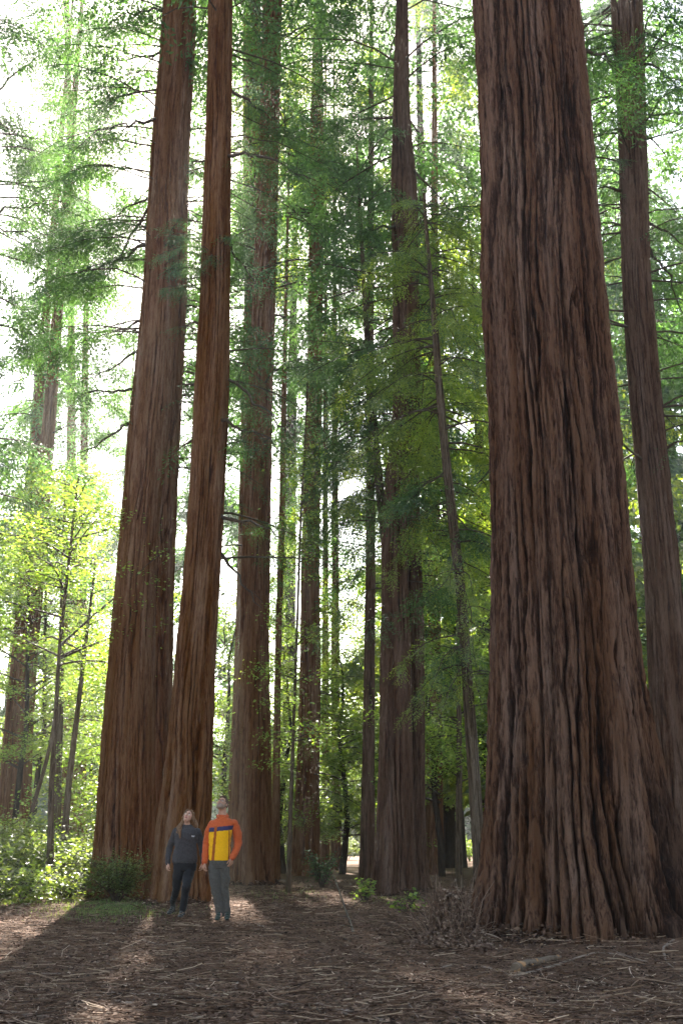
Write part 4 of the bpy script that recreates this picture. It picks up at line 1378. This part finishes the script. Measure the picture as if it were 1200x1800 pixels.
M['shoe_green'] = fab('dark_green_shoe', (.022, .032, .024), .3, .6)
M['sole'] = fab('grey_sole', (.16, .14, .13), .2, .8)
M['hair_brown'] = plain_mat('short_brown_hair', [(.3, (.05, .028, .016)), (.7, (.12, .07, .042))], 60, .6, .6, stretch=(1, 1, .15))
M['beard'] = plain_mat('greying_beard', [(.3, (.20, .13, .095)), (.7, (.34, .25, .20))], 120, .7, .5)
M['hair_long'] = plain_mat('long_light_brown_hair', [(.3, (.08, .04, .02)), (.7, (.24, .13, .07))], 60, .45, .6, stretch=(1, 1, .08))
M['frame'] = fab('black_glasses', (.012, .012, .012), .1, .3)


def person_frame(px, py):
    x, y = G(px, py)
    o = np.array([x, y, float(ground_z(x, y))])

    def J(X, Y, dy=0.0):
        """pixel of the enlarged crop of the couple -> local point at depth dy"""
        p, _ = P(250 + X / 5.217, 1370 + Y / 5.217, y + dy)
        q = p - o
        return (q[0], dy, q[2])
    return o, J


def shoe(name, heel, toe_dir, L, mat, parent, z0):
    bm = bmesh.new()
    h = Vector(heel); d = Vector(toe_dir).normalized(); up = Vector((0, 0, 1))
    for t, w_, hh in ((.0, .034, .040), (.25, .036, .042), (.5, .038, .036), (.75, .042, .028), (.95, .034, .022)):
        c = h + d * L * t
        rot = Matrix.Rotation(math.atan2(d.x, -d.y), 3, 'Z')
        ell(bm, (c.x, c.y, z0 + hh + .004 + max(0, (h.z - z0)) * (1 - t)), (w_, .05, hh), rot)
    limb_path(bm, [h + Vector((0, 0, .03)), h + Vector((0, 0, .10))], [.044, .042])
    zs = z0 + .018
    o = fuse(name, bm, [mat, M['sole']], .007, 3, region=lambda c: (c[:, 2] < zs), parent=parent)
    return o


def build_man():
    o, J = person_frame(393, 1619)
    rt = root('person', tuple(o), 'man in orange jacket with yellow front looking up, left hand in pocket', 'person')
    c = J(733, 228, 0)
    R = Matrix.Rotation(math.radians(-18), 3, 'Z') @ Matrix.Rotation(math.radians(-34), 3, 'X')
    neck0, neck1 = J(738, 345, .03), J(736, 270, .02)
    shL, shR = J(646, 412, .02), J(840, 405, .02)
    elL, elR = J(592, 590, .05), J(880, 585, .07)
    wrL, wrR = J(570, 760, -.03), J(826, 715, -.05)
    hipc = J(706, 760, 0)
    kL, kR = J(675, 1010, -.03), J(752, 1010, .01)
    aL, aR = J(716, 1225, .02), J(778, 1225, .06)
    # the body, one surface
    bm = bmesh.new()
    head(bm, c, R)
    limb_path(bm, [neck0, neck1, c], [.062, .057, .055])
    limb_path(bm, [shL, elL, wrL], [.05, .042, .027]); limb_path(bm, [shR, elR, wrR], [.05, .042, .027])
    limb_path(bm, [shL, J(740, 400, .02), shR], [.04, .045, .04])
    loft(bm, [((hipc[0], 0, hipc[2] - .05), .15, .10), ((hipc[0], 0, hipc[2] + .15), .135, .09), ((J(715, 500)[0], .01, J(715, 500)[2]), .155, .10), ((J(738, 400)[0], .01, J(738, 400)[2]), .15, .09)])
    limb_path(bm, [J(660, 790, 0), kL, aL, (aL[0], aL[1] - .10, .05)], [.08, .055, .04, .03]); limb_path(bm, [J(755, 790, 0), kR, aR, (aR[0], aR[1] - .10, .05)], [.08, .055, .04, .03])
    hand(bm, wrL, (-.10, -.12, -1), (1, .3, 0), (.35, -1, 0), .42)
    hand(bm, wrR, (-.16, -.04, -1), (-1, .2, 0), (-.6, -1, 0), .25)
    Ri = R.transposed(); cv = np.array(c)

    def reg(f):
        q = (f - cv) @ np.array(Ri).T
        return ((np.abs(q[:, 0]) < .024) & (q[:, 1] < -.078) & (q[:, 2] > -.068) & (q[:, 2] < -.043)).astype(int)
    fuse('body', bm, [M['skin_man'], M['lips']], .0048, 3, region=reg, parent=rt)
    face_bits(rt, c, R, 1.0, M['iris'], None, M['hair_brown'])

    def T(v): return tuple(Vector(c) + R @ Vector(v))
    bm = bmesh.new()
    ell(bm, T((0, .026, .040)), (.082, .092, .090), R)
    ell(bm, T((0, -.030, .098)), (.055, .045, .022), R)
    for sx in (-1, 1): ell(bm, T((sx * .062, .020, .010)), (.020, .040, .045), R)
    fuse('hair', bm, [M['hair_brown']], .006, 2, fold=.003, fscale=(60, 60, 20), parent=rt)
    bm = bmesh.new()
    ell(bm, T((0, -.034, -.064)), (.060, .058, .046), R)
    ell(bm, T((0, -.066, -.092)), (.034, .026, .026), R)
    for sx in (-1, 1): ell(bm, T((sx * .058, -.006, -.030)), (.014, .022, .036), R)
    limb_path(bm, [T((-.026, -.086, -.046)), T((0, -.096, -.040)), T((.026, -.086, -.046))], [.006, .007, .006], 8)
    fuse('beard', bm, [M['beard']], .006, 2, fold=.002, fscale=(70, 70, 70), parent=rt)
    g = Geo()
    for sx in (-1, 1):
        a = np.linspace(0, 2 * PI, 17)
        g.tube([T((sx * .033 + .024 * math.cos(t), -.097, .006 + .018 * math.sin(t))) for t in a], .0022, 6)
        g.tube([T((sx * .057, -.096, .008)), T((sx * .078, -.05, .010)), T((sx * .082, .010, .004))], .002, 6)
    g.tube([T((-.010, -.098, .008)), T((0, -.101, .011)), T((.010, -.098, .008))], .002, 6)
    ob('glasses', g.mesh('glasses', [M['frame']]), rt)
    # jacket
    bm = bmesh.new()
    def S(X0, X1, Y, ry, dy=0.01):
        a, b = J(X0, Y, 0), J(X1, Y, 0)
        return (((a[0] + b[0]) / 2, dy, a[2]), (b[0] - a[0]) / 2, ry)
    loft(bm, [S(614, 800, 742, .125), S(612, 806, 700, .130), S(612, 806, 600, .135), S(612, 815, 520, .14), S(612, 835, 450, .14), S(628, 856, 405, .12), S(652, 832, 375, .10), S(690, 790, 348, .075, .02), S(698, 778, 325, .066, .025)], 32)
    zc = [J(0, y)[2] for y in (478, 446, 420)]
    zx = J(676, 600)[0]

    def jreg(f):
        # the band slopes gently across the chest
        z = f[:, 2] - (f[:, 0] - zx) * .10
        m = np.where(z < zc[0], 1, np.where(z < zc[1] + .012, 2, 0))
        m = np.where((np.abs(f[:, 0] - zx - (f[:, 2] - zc[0]) * .07) < .021) & (f[:, 1] < 0) & (z < zc[1] + .03), 3, m)
        m = np.where((np.abs(f[:, 0] - J(800, 600)[0]) < .007) & (z < zc[0]), 3, m)
        return m
    jk = fuse('jacket', bm, [M['rust'], M['yellow'], M['navy'], M['rust_dark']], .007, 3, fold=.0045, fseed=3, fscale=(4, 4, 13), region=jreg, parent=rt)
    for nm, pts, rad in (('sleeve', [shL, J(612, 480, .04), elL, J(580, 680, .01), wrL], [.062, .064, .057, .050, .044]), ('sleeve', [shR, J(872, 480, .04), elR, J(862, 650, .01), wrR], [.064, .066, .060, .052, .046])):
        bm = bmesh.new(); limb_path(bm, pts, rad)
        fuse(nm, bm, [M['rust']], .007, 3, fold=.005, fseed=5, fscale=(7, 7, 15), parent=jk)
    bm = bmesh.new()
    col = [J(700, 352, -.055), J(690, 335, -.03), J(706, 322, .06), J(740, 316, .09), J(775, 322, .06), J(786, 338, -.02), J(742, 362, -.07)]
    limb_path(bm, col, [.018] * 7, 8)
    fuse('collar', bm, [M['rust']], .006, 3, parent=jk)
    # trousers
    bm = bmesh.new()
    loft(bm, [S(614, 798, 815, .115), S(612, 800, 770, .125), S(618, 796, 725, .118)], 28)
    limb_path(bm, [J(664, 805, 0), J(668, 900, -.02), kL, J(695, 1120, 0), J(715, 1235, .02)], [.094, .088, .071, .060, .058])
    limb_path(bm, [J(748, 805, 0), J(756, 900, .0), kR, J(768, 1120, .03), J(776, 1235, .06)], [.088, .084, .070, .060, .060])
    fuse('trousers', bm, [M['grey_cloth']], .008, 4, fold=.006, fseed=9, fscale=(7, 7, 11), parent=rt)
    shoe('shoe', (aL[0], .05, .06), (-.12, -1, 0), .23, M['shoe_green'], rt, -.005)
    shoe('shoe', (aR[0], .08, .06), (.10, -1, 0), .23, M['shoe_green'], rt, -.005)


def build_woman():
    o, J = person_frame(320, 1613)
    rt = root('person', tuple(o), 'long haired woman in charcoal jacket and black trousers looking up mid-step', 'person')
    c = J(423, 345, 0)
    R = Matrix.Rotation(math.radians(-14), 3, 'Z') @ Matrix.Rotation(math.radians(10), 3, 'Y') @ Matrix.Rotation(math.radians(-32), 3, 'X')
    s = .95
    neck0, neck1 = J(412, 450, .03), J(415, 395, .02)
    shL, shR = J(308, 478, .02), J(508, 482, .02)
    elL, elR = J(252, 625, .07), J(545, 620, .08)
    wrL, wrR = J(236, 765, -.02), J(556, 765, .05)
    kL, kR = J(316, 985, .06), J(404, 985, -.16)
    aL, aR = J(283, 1118, .30), J(368, 1212, -.10)
    bm = bmesh.new()
    head(bm, c, R, s, False)
    limb_path(bm, [neck0, neck1, c], [.052, .048, .048])
    limb_path(bm, [shL, elL, wrL], [.042, .036, .023]); limb_path(bm, [shR, elR, wrR], [.042, .036, .023])
    limb_path(bm, [shL, J(410, 478, .02), shR], [.036, .04, .036])
    h = J(382, 800)
    loft(bm, [((h[0], 0, h[2] - .03), .14, .09), ((h[0], 0, h[2] + .18), .115, .08), ((J(400, 560)[0], .01, J(400, 560)[2]), .13, .09), ((J(408, 480)[0], .01, J(408, 480)[2]), .12, .07)])
    limb_path(bm, [J(335, 830, 0), J(325, 900, .02), kL, aL], [.06, .055, .04, .03]); limb_path(bm, [J(425, 830, 0), J(420, 900, -.06), kR, aR], [.06, .055, .04, .03])
    hand(bm, wrL, (-.10, -.18, -1), (1, .4, 0), (.45, -1, 0), .38, .92)
    hand(bm, wrR, (.0, -.1, -1), (-1, .3, 0), (-.3, -1, 0), .35, .92)
    Ri = R.transposed(); cv = np.array(c)

    def reg(f):
        q = ((f - cv) @ np.array(Ri).T) / s
        return ((np.abs(q[:, 0]) < .024) & (q[:, 1] < -.078) & (q[:, 2] > -.068) & (q[:, 2] < -.043)).astype(int)
    fuse('body', bm, [M['skin_woman'], M['lips']], .0048, 3, region=reg, parent=rt)
    face_bits(rt, c, R, s, M['iris'], None, M['hair_brown'])

    def T(v): return tuple(Vector(c) + R @ (Vector(v) * s))
    bm = bmesh.new()
    ell(bm, T((0, .030, .034)), (.084 * s, .094 * s, .096 * s), R)
    for sx in (-1, 1): limb_path(bm, [T((sx * .030, -.050, .098)), T((sx * .074, -.010, .050)), T((sx * .080, .012, -.02))], [.018, .020, .024], 10)
    limb_path(bm, [T((.02, .06, 0)), J(470, 390, .06), J(492, 430, .06), J(470, 470, .08)], [.070, .055, .040, .026], 12)
    limb_path(bm, [T((-.05, .05, -.02)), J(372, 400, .04), J(345, 440, -.03), J(342, 485, -.10), J(348, 535, -.11)], [.05, .036, .034, .028, .010], 12)
    limb_path(bm, [T((-.03, .07, -.03)), J(352, 425, .05), J(322, 460, .0), J(322, 500, -.06)], [.05, .036, .028, .010], 12)
    limb_path(bm, [T((0, .08, -.02)), J(420, 430, .10), J(420, 500, .13), J(420, 560, .13)], [.06, .06, .05, .02], 12)
    fuse('hair', bm, [M['hair_long']], .006, 3, fold=.006, fscale=(45, 45, 5), parent=rt)
    bm = bmesh.new()

    def S(X0, X1, Y, ry, dy=.01, ):
        a, b = J(X0, Y, 0), J(X1, Y, 0)
        return (((a[0] + b[0]) / 2, dy, a[2]), (b[0] - a[0]) / 2, ry)
    loft(bm, [S(280, 500, 765, .120), S(276, 504, 730, .122), S(284, 500, 680, .115), S(300, 498, 610, .108), S(300, 508, 550, .118), S(296, 516, 500, .112), S(312, 506, 466, .085), S(350, 468, 440, .065, .02), S(366, 452, 418, .058, .02)], 32)
    lx, lz = J(467, 524)[0], J(467, 524)[2]
    jk = fuse('jacket', bm, [M['char_fleece']], .007, 3, fold=.006, fseed=13, fscale=(6, 6, 12), parent=rt)
    # small white chest mark and two thin lines of it
    g = Geo()
    cz = J(467, 522, -.118)
    for dz, hw in ((.006, .026), (-.006, .020)):
        g.tube([(cz[0] - hw, cz[1] + .000, cz[2] + dz), (cz[0], cz[1] - .002, cz[2] + dz), (cz[0] + hw, cz[1] + .012, cz[2] + dz)], .0035, 4)
    ob('logo', g.mesh('logo', [M['white_mark']]), jk)
    for pts, rad in (([shL, J(285, 545, .05), elL, J(240, 700, .02), wrL], [.058, .055, .050, .042, .036]), ([shR, J(528, 545, .05), elR, J(556, 700, .06), wrR], [.058, .055, .050, .042, .036])):
        bm = bmesh.new(); limb_path(bm, pts, rad)
        fuse('sleeve', bm, [M['char_fleece']], .007, 3, fold=.005, fseed=15, fscale=(7, 7, 15), parent=jk)
    bm = bmesh.new()
    loft(bm, [S(290, 492, 835, .105), S(284, 496, 790, .112), S(296, 484, 735, .10)], 28)
    limb_path(bm, [J(340, 830, 0), J(325, 900, .0), kL, J(302, 1060, .13), aL], [.088, .080, .064, .052, .048])
    limb_path(bm, [J(432, 830, 0), J(420, 900, -.05), kR, J(388, 1100, -.12), J(368, 1216, -.10)], [.088, .080, .066, .054, .050])
    fuse('trousers', bm, [M['black_cloth']], .008, 4, fold=.006, fseed=19, fscale=(7, 7, 11), parent=rt)
    shoe('shoe', (aL[0], .32, .07), (-.15, -1, 0), .20, M['shoe_dark'], rt, .03)
    shoe('shoe', (aR[0], -.07, .05), (-.05, -1, 0), .21, M['shoe_dark'], rt, .0)


build_man()
build_woman()


# ------------------------------------------------------------------ haze
def haze():
    x0, x1, y0, y1, z0, z1 = -760, 760, -760, 780, -1.6, 72
    v = np.array([[x, y, z] for x in (x0, x1) for y in (y0, y1) for z in (z0, z1)], float)
    q = np.array([[0, 1, 3, 2], [4, 6, 7, 5], [0, 4, 5, 1], [2, 3, 7, 6], [0, 2, 6, 4], [1, 5, 7, 3]])
    m, nt, N, L = new_mat('forest_air')
    out = N("ShaderNodeOutputMaterial")
    pv = N("ShaderNodeVolumePrincipled")
    pv.inputs['Color'].default_value = (.93, .96, .95, 1)
    pv.inputs['Density'].default_value = .0008
    pv.inputs['Anisotropy'].default_value = .55
    L(pv.outputs[0], out.inputs['Volume'])
    me = mk_mesh('haze', v, quads=q, mats=[m], smooth=False)
    tag(ob('haze', me), 'bright thin haze filling the air of the grove', 'haze', None, 'stuff')


haze()
